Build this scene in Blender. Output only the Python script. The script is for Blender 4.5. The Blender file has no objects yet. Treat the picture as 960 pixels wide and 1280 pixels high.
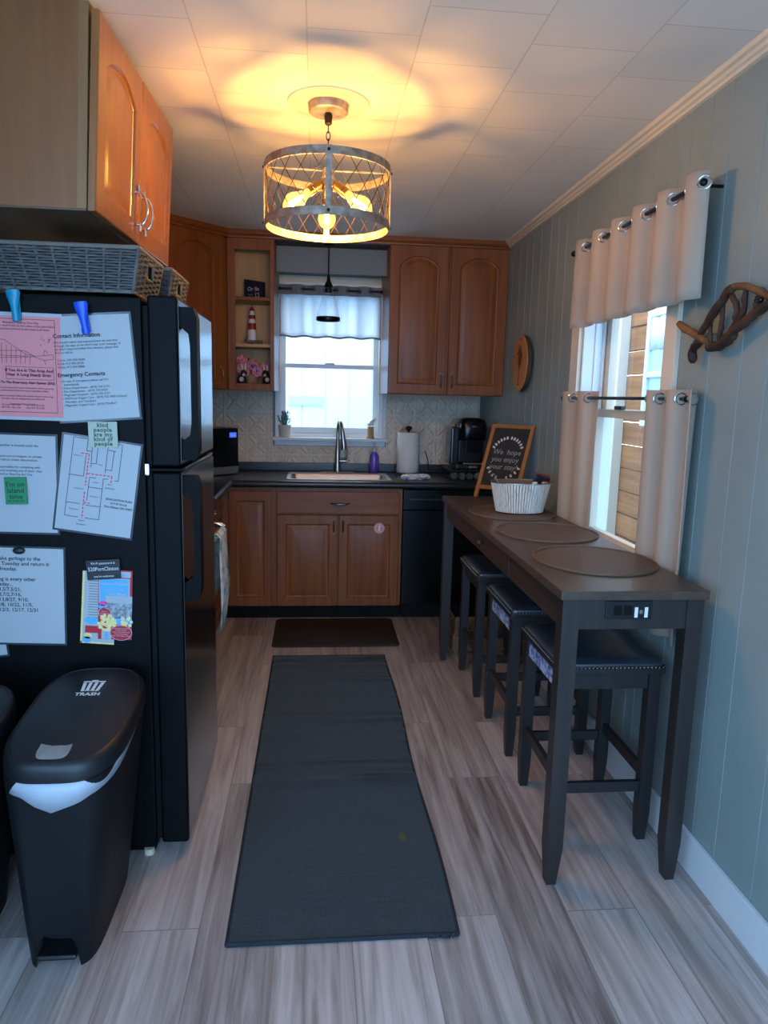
import bpy, bmesh, math, random
from math import radians as R, sin, cos, pi, sqrt
from mathutils import Vector, Matrix, Euler
random.seed(7)
S = bpy.context.scene
COL = S.collection

# ------------------------------------------------------------------ camera, world, light, exposure
F_PX, CAM_H = 886.2, 1.47
PITCH, YAW, ROLL = R(-9.229), R(5.6137), R(1.3943)
_f = Vector((sin(YAW)*cos(PITCH), cos(YAW)*cos(PITCH), sin(PITCH)))
_r = Vector((cos(YAW), -sin(YAW), 0)); _u = _r.cross(_f)
_r2 = cos(ROLL)*_r + sin(ROLL)*_u; _u2 = -sin(ROLL)*_r + cos(ROLL)*_u
cam_d = bpy.data.cameras.new('camera'); cam = bpy.data.objects.new('camera', cam_d); COL.objects.link(cam)
cam_d.sensor_fit = 'VERTICAL'; cam_d.sensor_height = 36.0; cam_d.lens = 36.0*F_PX/1280.0
cam_d.clip_start = .02; cam_d.clip_end = 100
_m = Matrix((_r2, _u2, -_f)).transposed().to_4x4(); _m.translation = Vector((0, 0, CAM_H)); cam.matrix_world = _m
S.camera = cam

S.view_settings.view_transform = 'Standard'; S.view_settings.look = 'None'
S.view_settings.exposure = 0.32; S.view_settings.gamma = 1.0; S.view_settings.use_curve_mapping = False
S.cycles.use_denoising = True
S.cycles.max_bounces = 10; S.cycles.diffuse_bounces = 5; S.cycles.glossy_bounces = 4
S.cycles.transmission_bounces = 6; S.cycles.transparent_max_bounces = 10
S.cycles.sample_clamp_indirect = 8.0
S.cycles.caustics_reflective = False; S.cycles.caustics_refractive = False

SKY_FRONT, SKY_FRONT_K = (.82, .95, 1.0), 5.2      # sky beyond the sink window
SKY_BACK, SKY_BACK_K = (.34, .60, 1.0), 6.5        # blue daylight behind the camera
W = bpy.data.worlds.new('sky'); S.world = W; W.use_nodes = True
nt = W.node_tree; nt.nodes.clear()
tc = nt.nodes.new('ShaderNodeTexCoord'); sx = nt.nodes.new('ShaderNodeSeparateXYZ')
mr = nt.nodes.new('ShaderNodeMapRange'); mr.inputs[1].default_value = .15; mr.inputs[2].default_value = .5
b1 = nt.nodes.new('ShaderNodeBackground'); b2 = nt.nodes.new('ShaderNodeBackground')
b1.inputs[0].default_value = (*SKY_BACK, 1); b1.inputs[1].default_value = SKY_BACK_K
b2.inputs[0].default_value = (*SKY_FRONT, 1); b2.inputs[1].default_value = SKY_FRONT_K
mx = nt.nodes.new('ShaderNodeMixShader'); wo = nt.nodes.new('ShaderNodeOutputWorld')
nt.links.new(tc.outputs['Generated'], sx.inputs[0]); nt.links.new(sx.outputs['Y'], mr.inputs[0])
nt.links.new(mr.outputs[0], mx.inputs[0]); nt.links.new(b1.outputs[0], mx.inputs[1]); nt.links.new(b2.outputs[0], mx.inputs[2])
nt.links.new(mx.outputs[0], wo.inputs[0])

BULB_W = 9.6; BULB_COL = (1.0, .60, .225)

# ------------------------------------------------------------------ materials
def lin(c):
    return tuple(((v/255)/12.92 if v/255 <= .04045 else ((v/255+.055)/1.055)**2.4) for v in c)
def _node(nt, t, **kw):
    n = nt.nodes.new(t)
    for k, v in kw.items(): setattr(n, k, v)
    return n
def mat(name, c, rough=.5, metal=0.0, c2=None, scale=8.0, stretch=(1, 1, 1), detail=4, bump=0.0, bscale=None, coat=0.0,
        spec=.5, contrast=(.35, .65), sheen=0.0, emit=None, emit_k=0, alpha=None, trans=0.0, sss=0):
    m = bpy.data.materials.new(name); m.use_nodes = True; nt = m.node_tree
    b = nt.nodes['Principled BSDF']
    b.inputs['Roughness'].default_value = rough; b.inputs['Metallic'].default_value = metal
    b.inputs['Coat Weight'].default_value = coat; b.inputs['Specular IOR Level'].default_value = spec
    b.inputs['Sheen Weight'].default_value = sheen
    b.inputs['Transmission Weight'].default_value = trans
    b.inputs['Base Color'].default_value = (*lin(c), 1)
    if emit: b.inputs['Emission Color'].default_value = (*lin(emit), 1); b.inputs['Emission Strength'].default_value = emit_k
    if alpha is not None: b.inputs['Alpha'].default_value = alpha
    tc = _node(nt, 'ShaderNodeTexCoord'); mp = _node(nt, 'ShaderNodeMapping'); mp.inputs['Scale'].default_value = stretch
    nt.links.new(tc.outputs['Object'], mp.inputs[0])
    if c2:
        n = _node(nt, 'ShaderNodeTexNoise'); n.inputs['Scale'].default_value = scale; n.inputs['Detail'].default_value = detail
        r = _node(nt, 'ShaderNodeValToRGB')
        r.color_ramp.elements[0].position = contrast[0]; r.color_ramp.elements[1].position = contrast[1]
        r.color_ramp.elements[0].color = (*lin(c), 1); r.color_ramp.elements[1].color = (*lin(c2), 1)
        nt.links.new(mp.outputs[0], n.inputs['Vector']); nt.links.new(n.outputs['Fac'], r.inputs[0]); nt.links.new(r.outputs[0], b.inputs['Base Color'])
    if bump:
        n2 = _node(nt, 'ShaderNodeTexNoise'); n2.inputs['Scale'].default_value = bscale or scale; n2.inputs['Detail'].default_value = 3
        bp = _node(nt, 'ShaderNodeBump'); bp.inputs['Strength'].default_value = bump; bp.inputs['Distance'].default_value = .002
        nt.links.new(mp.outputs[0], n2.inputs['Vector']); nt.links.new(n2.outputs['Fac'], bp.inputs['Height']); nt.links.new(bp.outputs[0], b.inputs['Normal'])
    return m
def wood(name, c, c2, axis='z', rough=.4, coat=.0, scale=5.0, bump=.12, contrast=(.3, .7)):
    st = {'x': (.35, 7, 7), 'y': (7, .35, 7), 'z': (7, 7, .35)}[axis]
    return mat(name, c, rough=rough, c2=c2, scale=scale, stretch=st, detail=6, bump=bump, bscale=scale*2, coat=coat, contrast=contrast)
def glass(name, tint=(1, 1, 1), gloss=.06, rough=.0):
    m = bpy.data.materials.new(name); m.use_nodes = True; nt = m.node_tree; nt.nodes.clear()
    t = _node(nt, 'ShaderNodeBsdfTransparent'); t.inputs[0].default_value = (*tint, 1)
    g = _node(nt, 'ShaderNodeBsdfGlossy'); g.inputs['Roughness'].default_value = rough
    f = _node(nt, 'ShaderNodeFresnel'); f.inputs[0].default_value = 1.35
    a = _node(nt, 'ShaderNodeMath', operation='ADD'); a.inputs[1].default_value = gloss*.3
    mxn = _node(nt, 'ShaderNodeMixShader'); o = _node(nt, 'ShaderNodeOutputMaterial')
    ge = _node(nt, 'ShaderNodeNewGeometry'); iv = _node(nt, 'ShaderNodeMath', operation='SUBTRACT'); iv.inputs[0].default_value = 1
    mu = _node(nt, 'ShaderNodeMath', operation='MULTIPLY'); nt.links.new(ge.outputs['Backfacing'], iv.inputs[1])
    nt.links.new(f.outputs[0], a.inputs[0]); nt.links.new(a.outputs[0], mu.inputs[0]); nt.links.new(iv.outputs[0], mu.inputs[1]); nt.links.new(mu.outputs[0], mxn.inputs[0])
    nt.links.new(t.outputs[0], mxn.inputs[1]); nt.links.new(g.outputs[0], mxn.inputs[2]); nt.links.new(mxn.outputs[0], o.inputs[0])
    return m
def fabric(name, c, translucent=.0, rough=.9, weave=420, c2=None):
    m = mat(name, c, rough=rough, spec=.15, sheen=.2, c2=c2, scale=3)
    nt = m.node_tree; b = nt.nodes['Principled BSDF']
    tc = _node(nt, 'ShaderNodeTexCoord'); w = _node(nt, 'ShaderNodeTexNoise'); w.inputs['Scale'].default_value = weave
    bp = _node(nt, 'ShaderNodeBump'); bp.inputs['Strength'].default_value = .25; bp.inputs['Distance'].default_value = .001
    nt.links.new(tc.outputs['Object'], w.inputs['Vector']); nt.links.new(w.outputs['Fac'], bp.inputs['Height']); nt.links.new(bp.outputs[0], b.inputs['Normal'])
    if translucent:
        t = _node(nt, 'ShaderNodeBsdfTranslucent'); t.inputs[0].default_value = (*lin(c), 1)
        mxn = _node(nt, 'ShaderNodeMixShader'); mxn.inputs[0].default_value = translucent
        o = nt.nodes['Material Output']
        nt.links.new(b.outputs[0], mxn.inputs[1]); nt.links.new(t.outputs[0], mxn.inputs[2]); nt.links.new(mxn.outputs[0], o.inputs[0])
    return m
def brickmat(name, ca, cb, cm, bw, bh, mortar, rot=0, off=(0, 0, 0), rough=.4, grain=None, bump=.2, offset=.5, freq=2, coat=0, spec=.5, mfac=1.0):
    m = bpy.data.materials.new(name); m.use_nodes = True; nt = m.node_tree; b = nt.nodes['Principled BSDF']
    b.inputs['Roughness'].default_value = rough; b.inputs['Coat Weight'].default_value = coat; b.inputs['Specular IOR Level'].default_value = spec
    tc = _node(nt, 'ShaderNodeTexCoord'); mp = _node(nt, 'ShaderNodeMapping')
    mp.inputs['Rotation'].default_value = (0, 0, rot); mp.inputs['Location'].default_value = off
    nt.links.new(tc.outputs['Object'], mp.inputs[0])
    br = _node(nt, 'ShaderNodeTexBrick'); br.offset = offset; br.offset_frequency = freq
    br.inputs['Scale'].default_value = 1; br.inputs['Brick Width'].default_value = bw; br.inputs['Row Height'].default_value = bh
    br.inputs['Mortar Size'].default_value = mortar; br.inputs['Mortar Smooth'].default_value = .2; br.inputs['Bias'].default_value = 0
    br.inputs['Color1'].default_value = (0, 0, 0, 1); br.inputs['Color2'].default_value = (1, 1, 1, 1); br.inputs['Mortar'].default_value = (.5, .5, .5, 1)
    nt.links.new(mp.outputs[0], br.inputs['Vector'])
    mixc = _node(nt, 'ShaderNodeMix', data_type='RGBA'); mixc.inputs[6].default_value = (*lin(ca), 1); mixc.inputs[7].default_value = (*lin(cb), 1)
    sep = _node(nt, 'ShaderNodeSeparateColor'); nt.links.new(br.outputs['Color'], sep.inputs[0])
    if grain:
        mg = _node(nt, 'ShaderNodeMapping'); mg.inputs['Scale'].default_value = grain
        ad = _node(nt, 'ShaderNodeVectorMath', operation='ADD'); sc = _node(nt, 'ShaderNodeVectorMath', operation='SCALE'); sc.inputs['Scale'].default_value = 13.7
        nt.links.new(br.outputs['Color'], sc.inputs[0]); nt.links.new(tc.outputs['Object'], ad.inputs[0]); nt.links.new(sc.outputs[0], ad.inputs[1])
        nt.links.new(ad.outputs[0], mg.inputs[0])
        n = _node(nt, 'ShaderNodeTexNoise'); n.inputs['Scale'].default_value = 1; n.inputs['Detail'].default_value = 8; n.inputs['Distortion'].default_value = .6
        n.inputs['Roughness'].default_value = .62
        nt.links.new(mg.outputs[0], n.inputs['Vector'])
        mr = _node(nt, 'ShaderNodeMapRange'); mr.inputs[1].default_value = .34; mr.inputs[2].default_value = .64
        nt.links.new(n.outputs['Fac'], mr.inputs[0])
        m1 = _node(nt, 'ShaderNodeMath', operation='MULTIPLY_ADD'); m1.inputs[1].default_value = .40
        nt.links.new(sep.outputs[0], m1.inputs[0])
        m0 = _node(nt, 'ShaderNodeMath', operation='MULTIPLY'); m0.inputs[1].default_value = .52
        nt.links.new(mr.outputs[0], m0.inputs[0]); nt.links.new(m0.outputs[0], m1.inputs[2])
        nt.links.new(m1.outputs[0], mixc.inputs[0])
    else:
        nt.links.new(sep.outputs[0], mixc.inputs[0])
    mm = _node(nt, 'ShaderNodeMix', data_type='RGBA'); mm.inputs[7].default_value = (*lin(cm), 1)
    mf = _node(nt, 'ShaderNodeMath', operation='MULTIPLY'); mf.inputs[1].default_value = mfac
    nt.links.new(br.outputs['Fac'], mf.inputs[0]); nt.links.new(mf.outputs[0], mm.inputs[0])
    nt.links.new(mixc.outputs[2], mm.inputs[6]); nt.links.new(mm.outputs[2], b.inputs['Base Color'])
    iv = _node(nt, 'ShaderNodeMath', operation='SUBTRACT'); iv.inputs[0].default_value = 1; nt.links.new(br.outputs['Fac'], iv.inputs[1])
    bp = _node(nt, 'ShaderNodeBump'); bp.inputs['Strength'].default_value = bump; bp.inputs['Distance'].default_value = .002
    nt.links.new(iv.outputs[0], bp.inputs['Height']); nt.links.new(bp.outputs[0], b.inputs['Normal'])
    return m

M = {}
M['floor'] = brickmat('vinyl_plank', (104, 88, 80), (206, 195, 190), (100, 88, 82), 1.22, .21, .0018, rot=R(90), off=(.1, .10, 0), rough=.34, grain=(34, 1.6, 1), bump=.12, offset=.39, freq=2, spec=.5, mfac=.55)
M['ceiling'] = brickmat('ceiling_tile', (230, 226, 214), (236, 232, 221), (186, 178, 164), .305, .3085, .0022, rot=R(90), off=(.11, .0335, 0), rough=.7, bump=.4, offset=.5, mfac=.5)
M['wall'] = mat('gray_green_paint', (134, 145, 140), rough=.55, spec=.3, c2=(142, 152, 147), scale=2.5, bump=.05, bscale=60)
M['wall_plain'] = mat('gray_wall_paint', (134, 140, 138), rough=.6)
M['white'] = mat('white_trim_paint', (216, 218, 216), rough=.4)
M['cream'] = mat('cream_trim_paint', (222, 208, 182), rough=.4)
M['vinyl'] = mat('white_vinyl', (226, 230, 230), rough=.35)
M['cab'] = wood('cherry_cabinet_wood', (118, 63, 27), (146, 84, 38), 'z', rough=.42, coat=.04)
M['cab_h'] = wood('cherry_cabinet_wood_horizontal', (118, 63, 27), (146, 84, 38), 'x', rough=.42, coat=.08)
for _k in ('cab', 'cab_h'): M[_k].node_tree.nodes['Principled BSDF'].inputs['Specular IOR Level'].default_value = .28
M['cab_lt'] = wood('cherry_door_front', (146, 90, 46), (170, 110, 60), 'z', rough=.3, coat=.3)
M['cab_side'] = wood('laminate_panel', (136, 84, 46), (150, 96, 54), 'z', rough=.4, scale=4)
M['frame_tan'] = wood('tan_frame_wood', (146, 104, 62), (158, 116, 70), 'z', rough=.45)
M['maple'] = wood('maple_interior', (186, 140, 84), (200, 154, 96), 'z', rough=.5)
M['dark_board'] = mat('dark_brown_board', (44, 34, 30), rough=.6)
M['under'] = mat('cabinet_underside', (98, 82, 66), rough=.22, c2=(110, 92, 74), scale=6)
M['pewter'] = mat('pewter', (128, 122, 114), rough=.3, metal=1)
M['chrome'] = mat('chrome', (216, 218, 220), rough=.14, metal=1)
M['steel'] = mat('brushed_steel', (190, 194, 198), rough=.42, metal=1, bump=.1, bscale=300)
M['nickel'] = mat('brushed_nickel', (168, 160, 150), rough=.28, metal=1)
M['fridge_side'] = mat('pebbled_black_enamel', (5, 6, 9), rough=.55, bump=.3, bscale=420, spec=.14)
M['fridge_door'] = mat('glossy_black_door', (10, 11, 14), rough=.2, bump=.06, bscale=260, spec=1.0)
M['fridge_handle'] = mat('black_handle', (4, 5, 6), rough=.55, spec=.12)
M['black_plastic'] = mat('black_plastic', (20, 21, 24), rough=.35)
M['black_gloss'] = mat('gloss_black', (6, 7, 9), rough=.22, spec=.35)
M['black_matte'] = mat('matte_black', (8, 8, 9), rough=.7, spec=.2)
M['counter'] = mat('dark_laminate_counter', (30, 31, 34), rough=.3, c2=(48, 47, 46), scale=90, contrast=(.45, .7))
M['bin'] = mat('bin_plastic', (15, 17, 20), spec=.3, rough=.55, bump=.12, bscale=500)
M['bin_lid'] = mat('bin_lid_plastic', (19, 21, 25), rough=.45, bump=.1, bscale=500)
M['bag'] = mat('white_plastic_bag', (168, 178, 188), rough=.35, bump=.4, bscale=30)
M['grayclear'] = mat('smoky_gray_plastic', (128, 130, 130), rough=.18)
M['paper'] = mat('white_paper', (176, 182, 186), rough=.6)
M['pink'] = mat('pink_paper', (226, 138, 142), rough=.6)
M['laminate'] = mat('lamination_edge', (60, 68, 74), rough=.15)
M['ink'] = mat('black_ink', (26, 27, 32), rough=.7)
M['ink_gray'] = mat('gray_ink', (86, 88, 94), rough=.7)
M['red_ink'] = mat('magenta_ink', (232, 30, 92), rough=.7)
M['teal'] = mat('teal_plastic', (10, 142, 178), rough=.35)
M['blue'] = mat('blue_plastic', (20, 84, 216), rough=.35)
M['green_card'] = mat('green_card', (30, 132, 84), rough=.5)
M['sage'] = mat('sage_card', (176, 186, 168), rough=.6)
M['sage_ink'] = mat('sage_ink', (82, 98, 84), rough=.7)
M['black_card'] = mat('black_card', (22, 22, 26), rough=.4)
M['stone'] = mat('dark_stone', (34, 38, 40), rough=.4)
M['white_ink'] = mat('white_ink', (232, 232, 232), rough=.7)
M['flyer_red'] = mat('flyer_red', (190, 34, 48), rough=.5)
M['flyer_blue'] = mat('flyer_blue', (86, 176, 224), rough=.5)
M['flyer_yellow'] = mat('popcorn_yellow', (236, 206, 110), rough=.5, c2=(246, 232, 176), scale=200)
M['flyer_gray'] = mat('flyer_photo_gray', (106, 110, 112), rough=.5, c2=(176, 186, 192), scale=90)
M['flyer_pink'] = mat('flyer_pink', (226, 78, 150), rough=.5)
M['table'] = wood('dark_brown_table_wood', (36, 31, 29), (48, 41, 38), 'z', rough=.42)
M['table_top'] = wood('table_top_wood', (64, 50, 42), (84, 68, 57), 'y', rough=.34, bump=.1)
M['table_y'] = wood('table_rail_wood', (50, 38, 33), (66, 51, 44), 'y', rough=.4)
M['stool'] = wood('dark_stool_wood', (30, 28, 28), (40, 37, 36), 'z', rough=.45)
M['leather'] = mat('dark_leather', (48, 54, 62), rough=.34, bump=.2, bscale=140, spec=.8)
M['nail'] = mat('dark_nailhead', (92, 84, 74), rough=.3, metal=1)
M['floral'] = mat('floral_blue_cloth', (60, 84, 150), rough=.6, c2=(196, 206, 226), scale=70, contrast=(.4, .62))
M['placemat'] = mat('brown_placemat', (80, 66, 56), rough=.6, bump=.4, bscale=300, c2=(86, 72, 61), scale=40)
M['placemat_rim'] = mat('placemat_edge', (104, 84, 68), rough=.6)
M['rug'] = mat('charcoal_rug', (30, 33, 37), rough=.95, spec=.1, c2=(40, 43, 47), scale=14, stretch=(.6, 5, 1), bump=.8, bscale=260, sheen=.3)
M['rug_edge'] = mat('rug_binding', (46, 52, 58), rough=.9, spec=.1)
M['mat'] = mat('dark_brown_mat', (58, 51, 48), rough=.85, spec=.1, bump=.3, bscale=200)
M['wicker'] = mat('gray_wicker', (74, 75, 76), rough=.6, c2=(98, 97, 95), scale=40)
M['wicker_lt'] = mat('pale_gray_wicker', (122, 116, 108), rough=.6)
M['wicker_in'] = mat('basket_lining', (30, 30, 31), rough=.8)
M['tin'] = mat('pressed_tin_tile', (222, 200, 174), rough=.38, spec=.6, c2=(206, 186, 160), scale=6)
M['curtain'] = fabric('taupe_curtain', (182, 164, 145), translucent=.12)
M['sheer'] = fabric('pale_gray_sheer', (226, 230, 234), translucent=.9)
M['sheer_band'] = fabric('gray_hem_band', (146, 146, 148), translucent=.18)
M['rod'] = mat('black_rod', (20, 19, 20), rough=.35, metal=.6)
M['ring'] = mat('grommet_metal', (206, 204, 198), rough=.2, metal=1)
M['glass'] = glass('window_glass')
M['clear'] = glass('clear_glass', gloss=.12)
M['bulb_glass'] = glass('amber_bulb_glass', tint=(1.0, .80, .48), gloss=.2)
M['filament'] = mat('glowing_filament', (255, 190, 90), emit=(255, 205, 110), emit_k=60)
_nt = M['bulb_glass'].node_tree; _e = _node(_nt, 'ShaderNodeEmission'); _e.inputs[0].default_value = (1.0, .55, .16, 1); _e.inputs[1].default_value = .9
_a = _node(_nt, 'ShaderNodeAddShader'); _o = [n for n in _nt.nodes if n.type == 'OUTPUT_MATERIAL'][0]; _l = _o.inputs[0].links[0].from_socket
_nt.links.new(_l, _a.inputs[0]); _nt.links.new(_e.outputs[0], _a.inputs[1]); _nt.links.new(_a.outputs[0], _o.inputs[0])
M['galv'] = mat('weathered_galvanised_metal', (126, 110, 94), rough=.5, metal=.55, c2=(168, 160, 148), scale=38, bump=.3, bscale=60)
M['wire'] = mat('rusty_wire', (70, 52, 40), rough=.5, metal=.6)
M['socket'] = mat('antique_brass_socket', (122, 92, 56), rough=.35, metal=.8)
M['bronze'] = mat('dark_bronze', (48, 38, 30), rough=.4, metal=.7)
M['drift'] = mat('driftwood', (34, 19, 11), rough=.75, c2=(78, 46, 26), scale=14, stretch=(1, 1, 1), detail=6, bump=.8, bscale=90)
M['drift_lt'] = mat('golden_driftwood', (88, 54, 30), rough=.6, c2=(126, 84, 48), scale=14, bump=.6, bscale=90)
M['plaque'] = wood('round_wood_slice', (186, 128, 74), (206, 150, 92), 'z', rough=.5)
M['bark'] = mat('bark_edge', (74, 48, 32), rough=.8)
M['burn'] = mat('burnt_drawing', (112, 58, 28), rough=.7)
M['chalk'] = mat('chalkboard', (26, 26, 27), rough=.7, c2=(34, 34, 34), scale=9)
M['chalk_frame'] = wood('oak_sign_frame', (142, 88, 46), (164, 106, 58), 'z', rough=.45)
M['chalk_ink'] = mat('white_chalk', (206, 206, 204), rough=.9)
M['chalk_gray'] = mat('gray_chalk', (150, 150, 148), rough=.9)
M['whitewash'] = mat('whitewashed_slats', (226, 220, 206), rough=.7, c2=(176, 158, 130), scale=22, stretch=(6, 6, .5), contrast=(.5, .75))
M['basket_brown'] = mat('brown_basket_lining', (120, 92, 66), rough=.7)
M['crate'] = wood('brown_crate_wood', (112, 82, 56), (132, 98, 68), 'x', rough=.6)
M['towel_paper'] = mat('paper_towel', (226, 222, 214), rough=.9, bump=.3, bscale=120)
M['purple'] = mat('purple_soap', (124, 96, 214), rough=.15, trans=.25)
M['clear_plastic'] = mat('clear_pump_plastic', (214, 220, 228), rough=.2, alpha=.75)
M['cloth'] = mat('patterned_dish_cloth', (228, 222, 226), rough=.9, c2=(112, 96, 140), scale=38, contrast=(.52, .64))
M['towel'] = mat('teal_print_towel', (232, 240, 240), rough=.95, c2=(96, 178, 194), scale=16, contrast=(.46, .66), bump=.5, bscale=150)
M['pot_white'] = mat('cream_pot', (206, 196, 184), rough=.6)
M['leaf'] = mat('sage_leaf', (70, 104, 92), rough=.6, c2=(104, 134, 128), scale=30)
M['leaf_dk'] = mat('dark_leaf', (34, 52, 34), rough=.5)
M['flower'] = mat('pink_flower', (206, 92, 106), rough=.7, c2=(236, 164, 166), scale=60)
M['burlap'] = mat('burlap_pot', (176, 142, 104), rough=.9)
M['lh_red'] = mat('lighthouse_red', (150, 22, 34), rough=.4)
M['lh_white'] = mat('lighthouse_white', (220, 218, 212), rough=.5)
M['rock'] = mat('grey_rock', (92, 92, 88), rough=.8, c2=(140, 136, 126), scale=60, bump=.6, bscale=80)
M['navy'] = mat('navy_board', (24, 28, 42), rough=.5)
M['screen'] = mat('blue_display', (30, 50, 190), rough=.2, emit=(60, 100, 255), emit_k=1.2)
M['sticker'] = mat('pink_sticker', (214, 140, 136), rough=.5)
M['fence'] = mat('white_metal_siding', (232, 240, 240), rough=.6)
M['cedar'] = wood('cedar_siding', (136, 80, 38), (176, 114, 60), 'y', rough=.6, scale=4)
M['concrete'] = mat('pale_paving', (170, 180, 186), rough=.9, c2=(190, 198, 202), scale=3)
M['outdoor_pane'] = mat('reflecting_pane', (176, 214, 224), rough=.08)
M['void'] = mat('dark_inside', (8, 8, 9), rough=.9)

# ------------------------------------------------------------------ geometry helpers
def worigin(o):
    v = Vector((0, 0, 0))
    while o is not None: v += o.location; o = o.parent
    return v
class MB:
    """collects shapes given in world coordinates; build() links them as one mesh object"""
    def __init__(s): s.bm = bmesh.new(); s.bev = False
    def box(s, x0, x1, y0, y1, z0, z1, bev=0.0, seg=2):
        r = bmesh.ops.create_cube(s.bm, size=1)
        for v in r['verts']:
            v.co = Vector((x0+(v.co.x+.5)*(x1-x0), y0+(v.co.y+.5)*(y1-y0), z0+(v.co.z+.5)*(z1-z0)))
        if bev > 0:
            s.bev = True
            es = list({e for v in r['verts'] for e in v.link_edges})
            bmesh.ops.bevel(s.bm, geom=es, offset=bev, segments=seg, affect='EDGES', profile=.5)
        return s
    def obox(s, c, sx, sy, sz, rot=(0, 0, 0), bev=0.0):
        n0 = len(s.bm.verts)
        r = bmesh.ops.create_cube(s.bm, size=1); vs = r['verts']
        for v in vs: v.co = Vector((v.co.x*sx, v.co.y*sy, v.co.z*sz))
        if bev > 0:
            s.bev = True
            es = list({e for v in vs for e in v.link_edges})
            rr = bmesh.ops.bevel(s.bm, geom=es, offset=bev, segments=2, affect='EDGES', profile=.5)
        s.bm.verts.ensure_lookup_table()
        mt = Matrix.Translation(Vector(c)) @ Euler(rot).to_matrix().to_4x4()
        for v in s.bm.verts[n0:]: v.co = mt @ v.co
        return s
    def tube(s, pts, rad, n=8, closed=False, caps=True, squash=1.0):
        pts = [Vector(p) for p in pts]; k = len(pts)
        rad = rad if isinstance(rad, (list, tuple)) else [rad]*k
        tan = []
        for i in range(k):
            a = pts[(i-1) % k] if (closed or i > 0) else pts[i]; b = pts[(i+1) % k] if (closed or i < k-1) else pts[i]
            d = b-a; tan.append(d.normalized() if d.length > 1e-9 else Vector((0, 0, 1)))
        up = Vector((0, 0, 1)) if abs(tan[0].z) < .9 else Vector((1, 0, 0))
        nrm = (up - up.dot(tan[0])*tan[0]).normalized()
        rings = []
        for i in range(k):
            nrm = (nrm - nrm.dot(tan[i])*tan[i]); nrm = nrm.normalized() if nrm.length > 1e-6 else Vector((1, 0, 0))
            bn = tan[i].cross(nrm)
            rings.append([s.bm.verts.new(pts[i] + rad[i]*(cos(2*pi*j/n)*nrm + squash*sin(2*pi*j/n)*bn)) for j in range(n)])
        for i in range(k if closed else k-1):
            a, b = rings[i], rings[(i+1) % k]
            for j in range(n): s.bm.faces.new((a[j], a[(j+1) % n], b[(j+1) % n], b[j]))
        if caps and not closed:
            s.bm.faces.new(rings[0][::-1]); s.bm.faces.new(rings[-1])
        return s
    def cyl(s, p0, p1, r0, r1=None, n=20): return s.tube([p0, p1], [r0, r0 if r1 is None else r1], n)
    def lathe(s, prof, c=(0, 0, 0), n=28, sx=1.0, sy=1.0, cap=True):
        c = Vector(c); rings = []
        for r, z in prof:
            rings.append([s.bm.verts.new(c+Vector((r*sx*cos(2*pi*j/n), r*sy*sin(2*pi*j/n), z))) for j in range(n)])
        for a, b in zip(rings, rings[1:]):
            for j in range(n): s.bm.faces.new((a[j], a[(j+1) % n], b[(j+1) % n], b[j]))
        if cap:
            if prof[0][0] > 1e-6: s.bm.faces.new(rings[0][::-1])
            if prof[-1][0] > 1e-6: s.bm.faces.new(rings[-1])
        return s
    def loft(s, rings, cap0=True, cap1=True, closed=True):
        rr = [[s.bm.verts.new(Vector(p)) for p in r] for r in rings]; n = len(rr[0])
        for a, b in zip(rr, rr[1:]):
            for j in range(n if closed else n-1): s.bm.faces.new((a[j], a[(j+1) % n], b[(j+1) % n], b[j]))
        if cap0: s.bm.faces.new(rr[0][::-1])
        if cap1: s.bm.faces.new(rr[-1])
        return s
    def quad(s, a, b, c, d):
        s.bm.faces.new([s.bm.verts.new(Vector(p)) for p in (a, b, c, d)]); return s
    def prism(s, poly, d):
        d = Vector(d); a = [s.bm.verts.new(Vector(p)) for p in poly]; b = [s.bm.verts.new(Vector(p)+d) for p in poly]
        n = len(a); s.bm.faces.new(a[::-1]); s.bm.faces.new(b)
        for j in range(n): s.bm.faces.new((a[j], a[(j+1) % n], b[(j+1) % n], b[j]))
        return s
    def sphere(s, c, r, sx=1, sy=1, sz=1, u=16, v=10):
        q = bmesh.ops.create_uvsphere(s.bm, u_segments=u, v_segments=v, radius=1)
        for w in q['verts']: w.co = Vector(c)+Vector((w.co.x*r*sx, w.co.y*r*sy, w.co.z*r*sz))
        return s
    def torus(s, c, r, t, axis='z', n=20, m=8):
        pts = []
        for i in range(n):
            a = 2*pi*i/n; u, v = r*cos(a), r*sin(a)
            p = {'z': (u, v, 0), 'y': (u, 0, v), 'x': (0, u, v)}[axis] if isinstance(axis, str) else None
            if p is None:
                ax = Vector(axis).normalized(); e1 = ax.orthogonal().normalized(); e2 = ax.cross(e1); p = e1*u+e2*v
            pts.append(Vector(c)+Vector(p))
        return s.tube(pts, t, m, closed=True)
    def build(s, name, m, parent=None, loc=None, smooth=35, solid=0, sub=0):
        bmesh.ops.recalc_face_normals(s.bm, faces=s.bm.faces[:])
        off = worigin(parent) if parent is not None else Vector(loc or (0, 0, 0))
        me = bpy.data.meshes.new(name)
        for v in s.bm.verts: v.co -= off
        s.bm.to_mesh(me); s.bm.free()
        if smooth:
            me.shade_smooth(); me.set_sharp_from_angle(angle=R(smooth))
        me.materials.append(M[m] if isinstance(m, str) else m)
        o = bpy.data.objects.new(name, me); COL.objects.link(o)
        if parent is not None: o.parent = parent
        else: o.location = off
        if s.bev and smooth: md = o.modifiers.new('normals', 'WEIGHTED_NORMAL'); md.keep_sharp = True; md.weight = 100
        if solid: md = o.modifiers.new('thickness', 'SOLIDIFY'); md.thickness = solid; md.offset = 0
        if sub: md = o.modifiers.new('smooth', 'SUBSURF'); md.levels = sub; md.render_levels = sub
        return o
def box(name, m, parent, x0, x1, y0, y1, z0, z1, bev=0.0, **kw):
    return MB().box(x0, x1, y0, y1, z0, z1, bev).build(name, m, parent, **kw)
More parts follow.
